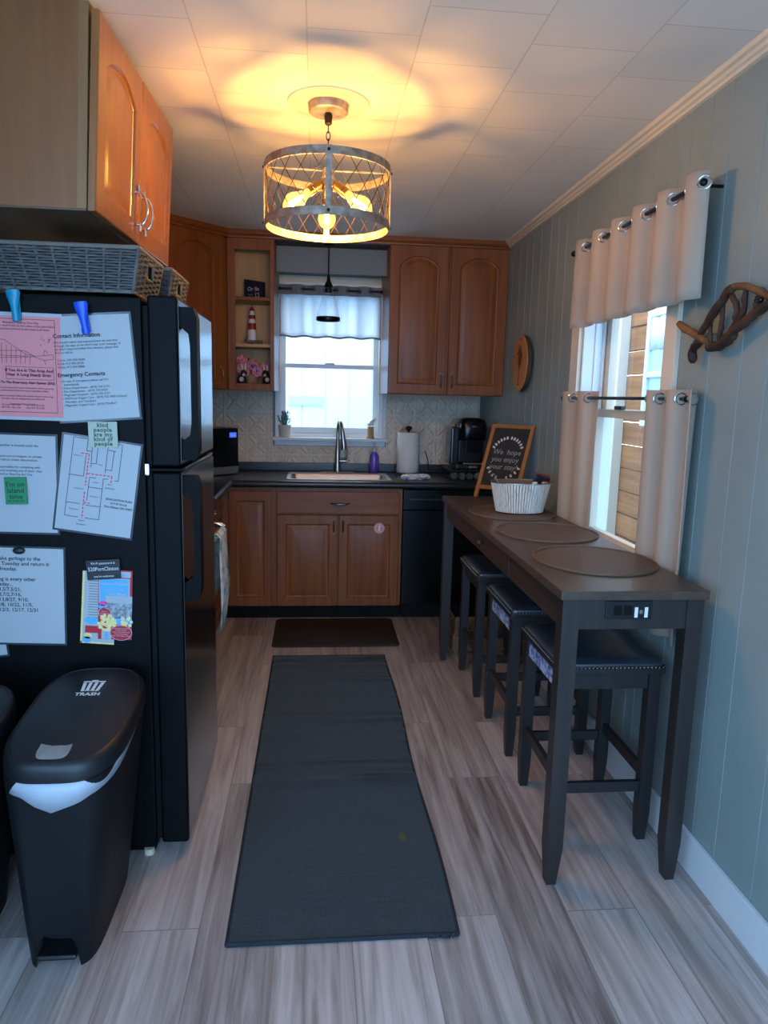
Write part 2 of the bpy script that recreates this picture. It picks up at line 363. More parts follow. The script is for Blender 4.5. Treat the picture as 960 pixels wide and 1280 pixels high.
def tag(o, label, cat, group=None):
    o['label'] = label; o['category'] = cat
    if group: o['group'] = group
    return o
def thing(name, label, cat, loc, group=None):
    o = bpy.data.objects.new(name, None); COL.objects.link(o); o.location = loc; o.empty_display_size = .05
    return tag(o, label, cat, group)
def struct(o): o['kind'] = 'structure'; return o
def copy_tree(o, parent=None):
    c = o.copy(); COL.objects.link(c)
    if parent is not None: c.parent = parent
    for ch in list(o.children): copy_tree(ch, c)
    return c
def text(name, s, m, parent, x, y, z, size, align='LEFT', ls=1.0, shear=0.0, rot=(90, 0, 0), bold=0.0, sx=1.0, depth=.0002, cs=1.0):
    """lettering as a mesh part; x,y,z in the parent's own coordinates"""
    cu = bpy.data.curves.new('t', 'FONT'); cu.body = s; cu.size = size; cu.align_x = align; cu.space_line = ls; cu.shear = shear
    cu.offset = bold; cu.extrude = depth; cu.resolution_u = 2; cu.space_character = cs
    t = bpy.data.objects.new('t', cu); COL.objects.link(t)
    dg = bpy.context.evaluated_depsgraph_get(); dg.update()
    me = bpy.data.meshes.new_from_object(t.evaluated_get(dg)); bpy.data.objects.remove(t); bpy.data.curves.remove(cu)
    me.name = name; me.materials.clear(); me.materials.append(M[m])
    mt = Matrix.Translation((x, y, z)) @ Euler([R(a) for a in rot]).to_matrix().to_4x4() @ Matrix.Diagonal((sx, 1, 1, 1))
    me.transform(mt)
    o = bpy.data.objects.new(name, me); COL.objects.link(o); o.parent = parent
    return o
# pixel (960x1280 photograph) to a point of the place on a known plane
def ray(px, py): return (_r2*((px-480)/F_PX) + _u2*(-(py-640)/F_PX) + _f)
def at(px, py, ax, val):
    d = ray(px, py); o = Vector((0, 0, CAM_H)); return o + d*((val-o[ax])/d[ax])

XL, XR, YB, YR, ZC = -1.18, 1.20, 5.18, -1.0, 2.44
ZT = .925                                   # worktop height

# ================================================================== the setting
struct(box('floor', 'floor', None, XL-.1, XR+.1, YR, YB+.1, -.1, 0))
struct(box('ceiling', 'ceiling', None, XL-.1, XR+.1, YR-.1, YB+.1, ZC, ZC+.1))
mb = MB()
for a in ((.75, YB+.1, 0, ZC), (YR-.1, -.85, 0, ZC), (-.85, .75, 0, .75), (-.85, .75, 2.25, ZC)): mb.box(XL-.12, XL, a[0], a[1], a[2], a[3])  # out-of-frame gap in this wall is added to let blue daylight in
struct(mb.build('wall_left', 'wall_plain', smooth=0))

# right wall: upright boards with V grooves, and a hole for the side window
GRO = [-.7, -.5, -.22, .1, .3, .42, .72, .9, 1.2, 1.42, 1.646, 1.83, 1.952, 2.12, 2.229, 2.349, 2.42, 2.488, 2.587, 2.74, 2.9, 3.06, 3.2, 3.36, 3.5, 3.62, 3.74, 3.9, 4.04, 4.16, 4.3, 4.46, 4.62, 4.8, 5.0]
def grooved(mb, ya, yb, z0, z1):
    pts = [(ya, XR)]
    for g in GRO:
        if ya+.006 < g < yb-.006: pts += [(g-.0022, XR), (g, XR+.004), (g+.0022, XR)]
    pts.append((yb, XR))
    ring = pts + [(yb, XR+.12), (ya, XR+.12)]
    mb.loft([[(x, y, z0) for y, x in ring], [(x, y, z1) for y, x in ring]])
W2 = (2.39, 3.20, .84, 2.06)                # side window opening y0,y1,z0,z1
mb = MB(); grooved(mb, YR-.1, W2[0], 0, ZC); grooved(mb, W2[1], YB, 0, ZC); grooved(mb, W2[0], W2[1], 0, W2[2]); grooved(mb, W2[0], W2[1], W2[3], ZC)
struct(mb.build('wall_right', 'wall', smooth=0))
# back wall with the sink window opening
W1 = (-.285, .475, 1.17, 2.24)
mb = MB()
for a in ((XL-.1, W1[0], 0, ZC), (W1[1], XR+.12, 0, ZC), (W1[0], W1[1], 0, W1[2]), (W1[0], W1[1], W1[3], ZC)): mb.box(a[0], a[1], YB, YB+.12, a[2], a[3])
struct(mb.build('wall_back', 'wall_plain', smooth=0))
# wall behind the camera with a wide unseen opening added for blue daylight
mb = MB()
for a in ((XL-.1, -1.08, 0, ZC), (1.08, XR+.1, 0, ZC), (-1.08, 1.08, 2.3, ZC), (-1.08, 1.08, 0, .1)): mb.box(a[0], a[1], YR-.1, YR, a[2], a[3])
struct(mb.build('wall_rear', 'wall_plain', smooth=0))

# baseboard and crown on the right wall
struct(MB().box(XR-.016, XR, YR, YB, 0, .125, .004).build('baseboard_right', 'white'))
prof = [(0, 2.402), (-.012, 2.404), (-.014, 2.412), (-.022, 2.416), (-.026, 2.424), (-.036, 2.428), (-.04, 2.44), (0, 2.44)]
mb = MB(); mb.loft([[(XR+dx, YR, z) for dx, z in prof], [(XR+dx, 4.53, z) for dx, z in prof]])
struct(mb.build('trim_1', 'cream', smooth=20))

# ------------------------------------------------------------------ sink window
w = struct(thing('window_1', '', '', (.095, YB, 1.17))); del w['label']; del w['category']
x0, x1, z0, z1 = W1
mb = MB()
mb.box(x0-.004, x0+.03, YB-.03, YB+.1, z0, z1).box(x1-.03, x1+.004, YB-.03, YB+.1, z0, z1).box(x0+.03, x1-.03, YB+.0, YB+.1, z1-.03, z1).box(x0+.03, x1-.03, YB+.0, YB+.1, z0, z0+.025)
mb.build('frame', 'vinyl', w, smooth=0)
mb = MB(); mb.box(x0-.02, x1+.035, YB-.10, YB+.02, z0-.022, z0, .003).box(x0-.01, x1+.025, YB-.022, YB-.002, z0-.06, z0-.022, .002)
mb.build('sill', 'white', w)
mb = MB(); mb.box(x0+.0, x1+.0, YB-.025, YB-.002, z1, z1+.048, .003)
mb.build('head_casing', 'cream', w)
mb = MB(); mb.box(x1+.006, x1+.03, YB-.025, YB-.002, z0, z1, .002)
mb.build('side_casing', 'white', w)
def sash(name, y, za, zb, rail):
    mb = MB(); xa, xb = x0+.03, x1-.03
    mb.box(xa, xa+.036, y, y+.03, za, zb, .003).box(xb-.036, xb, y, y+.03, za, zb, .003)
    mb.box(xa+.036, xb-.036, y, y+.03, za, za+rail[0], .003).box(xa+.036, xb-.036, y, y+.03, zb-rail[1], zb, .003)
    s = mb.build(name, 'vinyl', w)
    MB().box(xa+.036, xb-.036, y+.013, y+.017, za+rail[0], zb-rail[1]).build('pane', 'glass', s, smooth=0)
    return s
lo = sash('lower_sash', YB+.025, z0+.025, 1.69, (.045, .03)); sash('upper_sash', YB+.058, 1.66, z1-.03, (.03, .035))
MB().box(.06, .13, YB+.012, YB+.03, 1.688, 1.70, .003).build('latch', 'white', lo)

# ------------------------------------------------------------------ side window
w = struct(thing('window_2', '', '', (XR, 2.795, .84))); del w['label']; del w['category']
y0, y1, z0, z1 = W2
mb = MB()
mb.box(XR-.018, XR, y0-.085, y0, z0-.09, z1+.09, .003).box(XR-.018, XR, y1, y1+.095, z0-.09, z1+.09, .003)
mb.box(XR-.018, XR, y0, y1, z1, z1+.09, .003).box(XR-.018, XR, y0, y1, z0-.09, z0-.02, .003)
mb.build('casing', 'cream', w)
mb = MB(); mb.box(XR-.0, XR+.16, y0, y0+.02, z0, z1).box(XR-.0, XR+.16, y1-.02, y1, z0, z1).box(XR, XR+.16, y0+.02, y1-.02, z1-.02, z1).box(XR-.03, XR+.16, y0+.02, y1-.02, z0-.02, z0+.012)
mb.box(XR+.05, XR+.062, y1-.03, y1-.02, z0, z1).box(XR+.085, XR+.095, y1-.035, y1-.02, z0, z1).box(XR+.05, XR+.062, y0+.02, y0+.03, z0, z1)
mb.build('frame', 'vinyl', w, smooth=0)
def sash2(name, x, za, zb, rail):
    mb = MB(); ya, yb = y0+.02, y1-.02
    mb.box(x, x+.035, ya, ya+.045, za, zb, .003).box(x, x+.035, yb-.06, yb, za, zb, .003)
    mb.box(x, x+.035, ya+.045, yb-.06, za, za+rail[0], .003).box(x, x+.035, ya+.045, yb-.06, zb-rail[1], zb, .003)
    s = mb.build(name, 'cream', w)
    MB().box(x+.015, x+.019, ya+.045, yb-.06, za+rail[0], zb-rail[1]).build('pane', 'glass', s, smooth=0)
    return s
lo = sash2('lower_sash', XR+.06, z0+.012, 1.44, (.05, .036)); sash2('upper_sash', XR+.10, 1.405, z1-.02, (.036, .04))
MB().box(XR+.055, XR+.075, 2.86, 2.93, 1.44, 1.456, .003).build('latch', 'black_plastic', lo)

# ------------------------------------------------------------------ outdoors
struct(box('ground_outside', 'concrete', None, -9, 9, YR-9, 14, -.5, -.4))
fn = thing('outdoor_fence', 'tall white ribbed siding seen outside through the sink window', 'fence', (.2, 7.0, -.4))
mb = MB(); x = -2.6
while x < 2.2:
    mb.box(x, x+.20, 7.0, 7.03, -.4, 2.75, .006).box(x+.20, x+.226, 7.012, 7.03, -.4, 2.75); x += .226
mb.build('panel', 'fence', fn)
MB().box(-.27, .06, 6.975, 7.0, 1.37, 1.46, .004).build('plaque', mat('pale_sign_board', (196, 216, 218), rough=.6), fn)
nb = struct(MB().box(2.55, 2.7, 1.2, 9.0, -.4, .3).build('wall_outside', 'cedar', smooth=0))
nb = thing('neighboring_house', 'brown cedar plank house wall seen outside through the side window', 'house', (2.6, 4.5, -.4))
mb = MB(); z = .2
while z < 3.2:
    mb.box(2.50, 2.56, 1.2, 9.0, z+.004, z+.182, .008); z += .186
mb.build('siding', 'cedar', nb)
mb = MB(); wy0, wy1, wz0, wz1 = 4.50, 5.20, 1.35, 2.10
for a in ((wy0-.05, wy0, wz0-.05, wz1+.05), (wy1, wy1+.05, wz0-.05, wz1+.05), (wy0, wy1, wz1, wz1+.05), (wy0, wy1, wz0-.05, wz0), (wy0, wy1, 1.66, 1.70)): mb.box(2.46, 2.50, a[0], a[1], a[2], a[3])
f = mb.build('window_frame', 'vinyl', nb); MB().box(2.48, 2.498, wy0, wy1, wz0, wz1).build('pane', 'outdoor_pane', f)
mb = MB()
pts = [(2.475+.008*sin(i*1.3), wy0+(wy1-wy0)*i/24) for i in range(25)]
mb.loft([[(x, y, 1.86) for x, y in pts], [(x, y, 2.10) for x, y in pts]], False, False, closed=False)
mb.build('curtain', 'fence', f, solid=.004)
MB().box(2.42, 2.50, 5.62, 5.74, -.4, 3.0, .004).build('corner_post', 'cream', nb)

# ------------------------------------------------------------------ pressed tin backsplash
def tile_h(u, v):
    du, dv = abs(u-.5), abs(v-.5); h = 0
    e = max(du, dv)
    h += .0028*max(0, 1-abs(e-.47)/.03)
    a, b = max(du, dv), min(du, dv)
    d = abs(du-dv)/1.414; r = (du+dv)/1.414
    if .10 < r < .56: h += .0036*max(0, 1-(d/.075)**2)*min(1, (r-.10)/.06, (.56-r)/.1)
    rr = sqrt(du*du+dv*dv); h += .003*max(0, 1-abs(rr-.09)/.05)
    h += .0022*max(0, 1-abs(sqrt((a-.5)**2+b*b)-.20)/.04)
    h += .0018*max(0, 1-abs(sqrt((a-.5)**2+b*b)-.11)/.03)
    return h
def tin(xa, xb, za, zb, mb, T=.152, st=.0042):
    nx, nz = int((xb-xa)/st), int((zb-za)/st)
    g = [[mb.bm.verts.new((xa+(xb-xa)*i/nx, YB-.003-1.7*tile_h(((xa+(xb-xa)*i/nx+5.055) % T)/T, ((za+(zb-za)*k/nz+.03) % T)/T), za+(zb-za)*k/nz)) for i in range(nx+1)] for k in range(nz+1)]
    for k in range(nz):
        for i in range(nx): mb.bm.faces.new((g[k][i], g[k][i+1], g[k+1][i+1], g[k+1][i]))
mb = MB(); tin(-.98, -.31, .985, 1.497, mb); tin(-.31, .512, .985, 1.106, mb); tin(.512, 1.198, .985, 1.497, mb)
struct(mb.build('backsplash', 'tin', smooth=60))
struct(MB().box(-.316, -.309, YB-.008, YB-.002, .985, 1.497).box(.509, .514, YB-.008, YB-.002, .985, 1.497).build('trim_2', 'tin'))

# ================================================================== cabinets
def outline(a, zb, zs, rise, n=17):
    """door panel outline in (u,z): bottom corners, right side, arch, left side"""
    pts = [(-a, zb), (a, zb), (a, zs)]
    if rise > 1e-4:
        r = (a*a+rise*rise)/(2*rise); zc = zs+rise-r
        for i in range(1, n): 
            u = a-2*a*i/n; pts.append((u, zc+sqrt(max(r*r-u*u, 0))))
    else:
        for i in range(1, n): pts.append((a-2*a*i/n, zs))
    pts.append((-a, zs)); return pts
def inset(a, zb, zs, rise, d):
    if rise > 1e-4:
        r = (a*a+rise*rise)/(2*rise); zc = zs+rise-r; r2, a2 = r-d, a-d
        return (a2, zb+d, zc+sqrt(r2*r2-a2*a2), r2-sqrt(r2*r2-a2*a2))
    return (a-d, zb+d, zs-d, 0)
def door_mesh(mb, c, U, N, w_, h_, th=.02, stile=.055, rise=0.0, n=17, zrail=None):
    """raised-panel door: c bottom centre of the FRONT face, U width direction, N outward normal"""
    c, U, N = Vector(c), Vector(U).normalized(), Vector(N).normalized(); Z = Vector((0, 0, 1))
    P = lambda u, z, d: c + U*u + Z*z + N*d
    a, zb = w_/2-stile, (zrail or stile); zs = h_-(zrail or stile)-rise
    par = (a, zb, zs, rise)
    rect = [(-w_/2, 0), (w_/2, 0), (w_/2, zs)]
    rect += [(w_/2-w_*i/n, h_) for i in range(1, n)] + [(-w_/2, zs)]
    rect[3] = (w_/2, h_); rect[-2] = (-w_/2, h_)
    b = .003
    sh = lambda q, d: [(max(-w_/2+d, min(w_/2-d, u)), max(d, min(h_-d, z))) for u, z in q]
    rings = [[P(u, z, -th) for u, z in rect], [P(u, z, -b) for u, z in rect], [P(u, z, 0) for u, z in sh(rect, b)]]
    for d, dep in ((0, 0), (.003, -.007), (.009, -.0105), (.014, -.0105), (.036, -.002), (.040, -.0012)):
        rings.append([P(u, z, dep) for u, z in outline(*inset(*par, d), n=n)])
    mb.loft(rings)
def pull(mb, c, L, N, V=(0, 0, 1), r=.004, stand=.026):
    c, N, V = Vector(c), Vector(N).normalized(), Vector(V).normalized()
    pts = []
    for i in range(13):
        t = i/12; pts.append(c + V*(L*(t-.5)) + N*(stand*sin(pi*min(1, max(0, t)))**.6 if 0 < t < 1 else 0))
    mb.tube(pts, [r*1.15]+[r*(.8+.5*sin(pi*i/12)) for i in range(1, 12)]+[r*1.15], 8)
    for sgn in (-1, 1): mb.tube([c+V*(sgn*L/2)-V*sgn*.001, c+V*(sgn*(L/2+.012))], [.005, .003], 8); mb.cyl(c+V*(sgn*L/2)-N*.001, c+V*(sgn*L/2)+N*.004, .0065)
def bow(mb, c, L, N, V=(0, 0, 1), r=.004, stand=.032):
    """arched bar pull on two feet"""
    c, N, V = Vector(c), Vector(N).normalized(), Vector(V).normalized(); pts = []
    for i in range(17):
        a = pi*i/16; pts.append(c + V*(-L/2*cos(a)) + N*(.010+(stand-.010)*sin(a)))
    mb.tube(pts, r, 8)
    for sgn in (-1, 1):
        mb.cyl(c+V*(sgn*L/2)-N*.001, c+V*(sgn*L/2)+N*.012, .005); mb.tube([c+V*(sgn*(L/2-.004))+N*.009, c+V*(sgn*(L/2+.02))+N*.007], [.005, .0055], 8)

YF = 4.585                                  # face of the base cabinets
# base cabinet left of the sink
t = thing('base_cabinet', 'narrow cherry wood base cabinet left of the sink cabinet', 'cabinet', (-.42, YF, 0), 'cherry base cabinets')
MB().box(-.60, -.252, YF, YB-.02, .085, .878, .002).build('body', 'cab', t)
MB().box(-.60, -.252, YF+.012, YF+.03, 0, .085).build('toe_kick', 'black_matte', t)
mb = MB(); door_mesh(mb, (-.418, YF-.02, .088), (1, 0, 0), (0, -1, 0), .272, .765, stile=.045, zrail=.062); mb.build('door', 'cab', t)
# sink cabinet
t = thing('sink_cabinet', 'cherry wood sink cabinet with two doors below the false drawer', 'cabinet', (.155, YF, 0), 'cherry base cabinets')
MB().box(-.252, .572, YF, YB-.02, .085, .70, .002).box(-.252, .572, YF, YF+.02, .70, .878, .002).build('body', 'cab', t)
MB().box(-.252, .572, YF+.012, YF+.03, 0, .085).build('toe_kick', 'black_matte', t)
d = MB().box(-.247, .551, YF-.02, YF, .712, .853, .004).build('drawer_front', 'cab_h', t)
mb = MB(); c = Vector((.16, YF-.02, .779))
mb.tube([c+Vector((.055*cos(a), -.004-.022*sin(a), -.004*sin(a))) for a in [pi*i/14 for i in range(15)]], [.003+.0045*sin(pi*i/14) for i in range(15)], 8).tube([c+Vector((-.066, -.002, 0)), c+Vector((-.05, -.006, 0))], [.002, .005], 8).tube([c+Vector((.066, -.002, 0)), c+Vector((.05, -.006, 0))], [.002, .005], 8)
mb.build('handle', 'pewter', d)
dr = []
for nm, xc in (('door', -.049), ('door', .352)):
    mb = MB(); door_mesh(mb, (xc, YF-.02, .088), (1, 0, 0), (0, -1, 0), .393, .612, stile=.055, zrail=.058); d = mb.build('door', 'cab', t); dr.append(d)
    mb = MB(); pull(mb, (xc+(.17 if xc < 0 else -.17), YF-.02, .628), .088, (0, -1, 0)); mb.build('handle', 'pewter', d)
st = thing('round_sticker', 'round pink fire extinguisher sticker on the right sink cabinet door', 'sticker', (.42, YF-.023, .617))
mb = MB(); mb.cyl((.42, YF-.0222, .617), (.42, YF-.0232, .617), .036, n=32); mb.build('disc', 'sticker', st)
mb = MB(); mb.torus((.42, YF-.0236, .617), .026, .0012, 'y', 32, 6); mb.box(.413, .427, YF-.0245, YF-.0232, .598, .63, .0005).box(.417, .423, YF-.0245, YF-.0232, .63, .638).box(.423, .433, YF-.0245, YF-.0232, .632, .635)
mb.build('pictogram', 'white_ink', st)
text('lettering', 'FIRE EXTINGUISHER', 'white_ink', st, 0, -.0015, .0285, .0048, 'CENTER')
# base cabinet on the left wall next to the range
t = thing('base_cabinet', 'cherry wood base cabinet between the range and the corner', 'cabinet', (-.87, 4.17, 0), 'cherry base cabinets')
MB().box(XL+.005, -.60, 3.79, YB-.02, .085, .878, .002).build('body', 'cab', t)
MB().box(XL+.005, -.615, 3.79, YF+.01, 0, .085).build('toe_kick', 'cab', t)
d = MB().box(-.60, -.58, 3.80, 4.42, .712, .853, .004).build('drawer', 'cab_h', t)
mb = MB(); bow(mb, (-.58, 4.12, .785), .09, (1, 0, 0), (0, 1, 0)); mb.build('handle', 'chrome', d)
mb = MB(); door_mesh(mb, (-.58, 4.11, .088), (0, 1, 0), (1, 0, 0), .62, .612); mb.build('door', 'cab', t)

# worktop with the sink cut-out, and its upstand
SX0, SX1, SY0, SY1 = -.192, .503, 4.59, 5.035   # sink rim
CF = 4.552
ct = thing('countertop', 'dark laminate worktop with short upstand under the tin backsplash', 'countertop', (.1, 4.87, .88))
mb = MB()
for a in ((XL+.004, SX0+.03, CF, YB-.003), (SX1-.03, XR-.004, CF, YB-.003), (SX0+.03, SX1-.03, CF, SY0+.03), (SX0+.03, SX1-.03, SY1-.03, YB-.003), (XL+.004, -.545, 3.785, CF)):
    mb.box(a[0], a[1], a[2], a[3], .88, ZT)
mb.tube([(-.54, CF, .9025), (XR-.004, CF, .9025)], .0225, 16).tube([(-.545, 3.785, .9025), (-.545, CF, .9025)], .0225, 16)
mb.build('slab', 'counter', ct)
MB().box(XL+.004, XR-.004, YB-.022, YB-.002, ZT, .986, .005).build('upstand', 'counter', ct)
# sink
sk = thing('kitchen_sink', 'stainless steel drop-in sink set in the worktop below the window', 'sink', (.155, 4.81, ZT))
def rrect(xa, xb, ya, yb, z, r, n=6):
    pts = []
    for (cx, cy, a0) in ((xb-r, yb-r, 0), (xa+r, yb-r, 90), (xa+r, ya+r, 180), (xb-r, ya+r, 270)):
        for i in range(n+1): a = R(a0+90*i/n); pts.append((cx+r*cos(a), cy+r*sin(a), z))
    return pts
mb = MB()
mb.loft([rrect(SX0, SX1, SY0, SY1, ZT+.001, .03), rrect(SX0+.004, SX1-.004, SY0+.004, SY1-.004, ZT+.006, .03),
         rrect(SX0+.026, SX1-.026, SY0+.026, SY1-.075, ZT+.006, .03), rrect(SX0+.032, SX1-.032, SY0+.032, SY1-.081, ZT-.004, .03),
         rrect(SX0+.045, SX1-.045, SY0+.045, SY1-.095, ZT-.15, .05), rrect(SX0+.10, SX1-.10, SY0+.10, SY1-.14, ZT-.165, .05)], cap0=False)
mb.build('bowl', 'steel', sk)
MB().cyl((.155, 4.80, ZT-.164), (.155, 4.80, ZT-.160), .04, n=24).build('drain', 'chrome', sk)
# faucet
fx, fy = .155, 5.065
fc = thing('faucet', 'brushed nickel pull-down faucet with high arc behind the sink', 'faucet', (fx, fy, ZT))
MB().box(fx-.12, fx+.12, fy-.028, fy+.028, ZT+.0005, ZT+.009, .004, 3).build('base_plate', 'nickel', fc)
mb = MB(); mb.lathe([(.026, .008), (.026, .02), (.022, .06), (.018, .15), (.0145, .19), (.0125, .20)], (fx, fy, ZT)); mb.build('body', 'nickel', fc)
mb = MB(); pts = [(fx, fy, ZT+.19), (fx, fy, ZT+.28)]
for i in range(1, 13): a = pi*i/12; pts.append((fx+.0*i, fy-.075*(1-cos(a)), ZT+.30+.075*sin(a)))
vx = .030
pts = [(p[0]+vx*(k/14)**1.5, p[1], p[2]) for k, p in enumerate(pts)]
mb.tube(pts, .0125, 12); mb.build('spout', 'nickel', fc)
e = Vector(pts[-1]); mb = MB(); mb.tube([e, e+Vector((.003, 0, -.03)), e+Vector((.01, 0, -.09)), e+Vector((.012, 0, -.125))], [.0135, .016, .0225, .020], 16); mb.build('spray_head', 'nickel', fc)
mb = MB(); mb.tube([(fx+.015, fy, ZT+.085), (fx+.065, fy, ZT+.085)], [.012, .012], 12).tube([(fx+.062, fy, ZT+.085), (fx+.068, fy-.005, ZT+.13), (fx+.068, fy-.008, ZT+.165)], [.006, .0045, .004], 8); mb.build('lever', 'nickel', fc)

# dishwasher
t = thing('dishwasher', 'gloss black dishwasher right of the sink cabinet', 'dishwasher', (.88, YF, 0))
MB().box(.577, 1.18, YF, YB-.05, .01, .875).build('body', 'black_matte', t)
MB().box(.577, 1.18, YF-.022, YF-.001, .10, .735, .004).build('door', 'black_gloss', t)
cp = MB().box(.577, 1.18, YF-.026, YF-.001, .742, .872, .004).build('control_panel', 'black_gloss', t)
MB().box(.62, 1.14, YF-.034, YF-.026, .805, .815, .002).build('grip', 'black_plastic', cp)
MB().box(.577, 1.18, YF-.005, YF-.001, .005, .095).build('kick_plate', 'black_matte', t)

# range on the left wall, towel over its handle
t = thing('kitchen_range', 'black kitchen range half hidden behind the refrigerator', 'stove', (-.86, 3.40, 0))
MB().box(XL+.02, -.56, 3.03, 3.775, .02, .915, .004).build('body', 'black_gloss', t)
MB().box(-.56, -.535, 3.04, 3.765, .26, .80, .006).build('oven_door', 'black_gloss', t)
MB().box(-.56, -.538, 3.04, 3.765, .05, .245, .006).build('drawer', 'black_gloss', t)
mb = MB(); mb.tube([(-.475, 3.08, .775), (-.475, 3.73, .775)], .011, 12)
for yy in (3.09, 3.72): mb.tube([(-.535, yy, .79), (-.50, yy, .79), (-.475, yy, .775)], [.016, .014, .011], 12)
mb.build('handle', 'chrome', t)
MB().cyl((-.56, 3.70, .845), (-.525, 3.70, .845), .022).build('knob', 'chrome', t)
mb = MB(); n = 9
def towel_ring(zf, bulge):
    return [(-.475+bulge*(1+.25*sin(i*1.9+zf*9)), 3.42+.24*i/8, zf) for i in range(n)]
rings = [towel_ring(z, b) for z, b in ((.30, .013), (.34, .018), (.42, .026), (.52, .027), (.62, .020), (.72, .0165), (.775, .0165))]
rings += [[(-.475, y, .795) for _, y, _ in rings[-1]]] + [[(-.497-.0, y, z) for _, y, _ in rings[-1]] for z in (.775, .70, .60, .52, .46)]
mb.loft(rings, False, False, closed=False)
tag(mb.build('dish_towel', 'towel', loc=(-.47, 3.54, .30), solid=.005), 'white and teal print towel hanging over the range handle', 'towel')

# ------------------------------------------------------------------ upper cabinets
YU = 4.572; ZU0, ZU1 = 1.49, 2.405
t = thing('wall_cabinet', 'cherry double door wall cabinet right of the sink window', 'cabinet', (.82, 4.9, ZU0), 'cherry wall cabinets')
MB().box(.452, XR-.003, YU, YB-.002, ZU0, ZU1, .002).build('body', 'cab', t)
for xc, hx in ((.634, .79), (1.016, .86)):
    mb = MB(); door_mesh(mb, (xc, YU-.02, ZU0+.002), (1, 0, 0), (0, -1, 0), .368 if xc < .8 else .366, .908, stile=.058, rise=.062, zrail=.062); d = mb.build('door', 'cab', t)
    mb = MB(); pull(mb, (hx, YU-.02, ZU0+.085), .088, (0, -1, 0)); mb.build('handle', 'pewter', d)
t = thing('open_shelf_cabinet', 'open cherry wall cabinet with three shelf bays left of the window', 'cabinet', (-.40, 4.9, ZU0), 'cherry wall cabinets')
XA, XB = -.545, -.262
mb = MB(); mb.box(XA, XA+.045, YU-.018, YU, ZU0, ZU1, .002).box(XB-.026, XB, YU-.018, YU, ZU0, ZU1, .002).box(XA+.045, XB-.026, YU-.018, YU, ZU0, ZU0+.042, .002).box(XA+.045, XB-.026, YU-.018, YU, ZU1-.075, ZU1, .002)
mb.build('face_frame', 'cab', t)
mb = MB(); mb.box(XA, XA+.016, YU, YB-.002, ZU0, ZU1).box(XB-.018, XB, YU, YB-.002, ZU0, ZU1).box(XA+.016, XB-.018, YU, YB-.002, ZU0, ZU0+.03).box(XA+.016, XB-.018, YU, YB-.002, ZU1-.018, ZU1)
mb.build('carcass', 'cab', t, smooth=0)
MB().box(XA+.016, XB-.018, YU+.24, YU+.246, ZU0+.03, ZU1-.018).build('back_panel', 'maple', t, smooth=0)
SH = (1.775, 2.057)
for z in SH:
    sh = MB().box(XA+.017, XB-.019, YU+.006, YU+.238, z-.02, z, .002).build('shelf', 'maple', t)
    MB().box(XA+.047, XB-.02, YU-.004, YU+.006, z-.02, z, .002).build('edge_strip', 'cab_h' if z > 2 else 'maple', sh)
t = thing('corner_cabinet', 'tall cherry diagonal corner wall cabinet behind the refrigerator', 'cabinet', (-.85, 4.8, ZU0), 'cherry wall cabinets')
q = [(-.55, YU), (-.55, YB-.003), (XL+.003, YB-.003), (XL+.003, 4.24), (-.882, 4.24)]
mb = MB(); mb.loft([[(x, y, ZU0) for x, y in q], [(x, y, ZU1) for x, y in q]]); mb.build('body', 'cab', t, smooth=0)
nn = Vector((1, -1, 0)).normalized(); uu = Vector((1, 1, 0)).normalized()
mb = MB(); cc = Vector((-.716, 4.406, ZU0+.002))+nn*.021
door_mesh(mb, cc, uu, nn, .385, .908, stile=.058, rise=.06, zrail=.062); d = mb.build('door', 'cab', t)
mb = MB(); pull(mb, cc+uu*.165+Vector((0, 0, .085)), .088, nn); mb.build('handle', 'chrome', d)
# crown along the wall cabinets and the dark board bridging over the window
pr = [(0, 2.395), (.012, 2.397), (.014, 2.406), (.03, 2.418), (.034, 2.43), (.04, ZC)]
path = [((-.905, 4.217), Vector((.7071, -.7071))), ((-.55, YU), Vector((.38, -.93))), ((XR-.003, YU), Vector((0, -1)))]
mb = MB(); rings = []
for (px, py), nrm in path: rings.append([(px+nrm.x*(.021+d_), py+nrm.y*(.021+d_), z) for d_, z in pr]+[(px, py, ZC), (px, py, 2.395)])
mb.loft(rings); struct(mb.build('trim_3', 'cab_h', smooth=20))
struct(MB().box(XB, .452, YU+.004, 4.80, 2.405, ZC-.001).build('trim_4', 'dark_board', smooth=0))
struct(MB().box(XB+.001, .451, 4.78, 4.80, 2.248, 2.405).build('trim_5', 'wall_plain', smooth=0))

# cabinet above the refrigerator
t = thing('fridge_cabinet', 'orange cherry cabinet hung above the refrigerator with tan laminate side', 'cabinet', (-.88, 2.44, 1.93), 'cherry wall cabinets')
KY0, KY1, KZ0, KZ1, KX = 2.03, 2.86, 1.938, 2.435, -.604
LEAN = lambda v: .052*(v.co.z-KZ0)
mb = MB(); mb.box(XL+.003, KX-.024, KY0, KY1, KZ0, KZ1)
for v in mb.bm.verts:
    if v.co.x > -1: v.co.x += LEAN(v)
mb.build('body', 'cab_side', t, smooth=0)
mb = MB(); mb.box(KX-.024, KX, KY0-.002, KY1, KZ0, KZ1)
for v in mb.bm.verts: v.co.x += LEAN(v)+.026*(v.co.y-KY0)
mb.build('face_frame', 'frame_tan', t, smooth=0)
MB().box(XL+.003, KX-.002, KY0+.003, KY1, KZ0-.004, KZ0).build('underside', 'under', t)
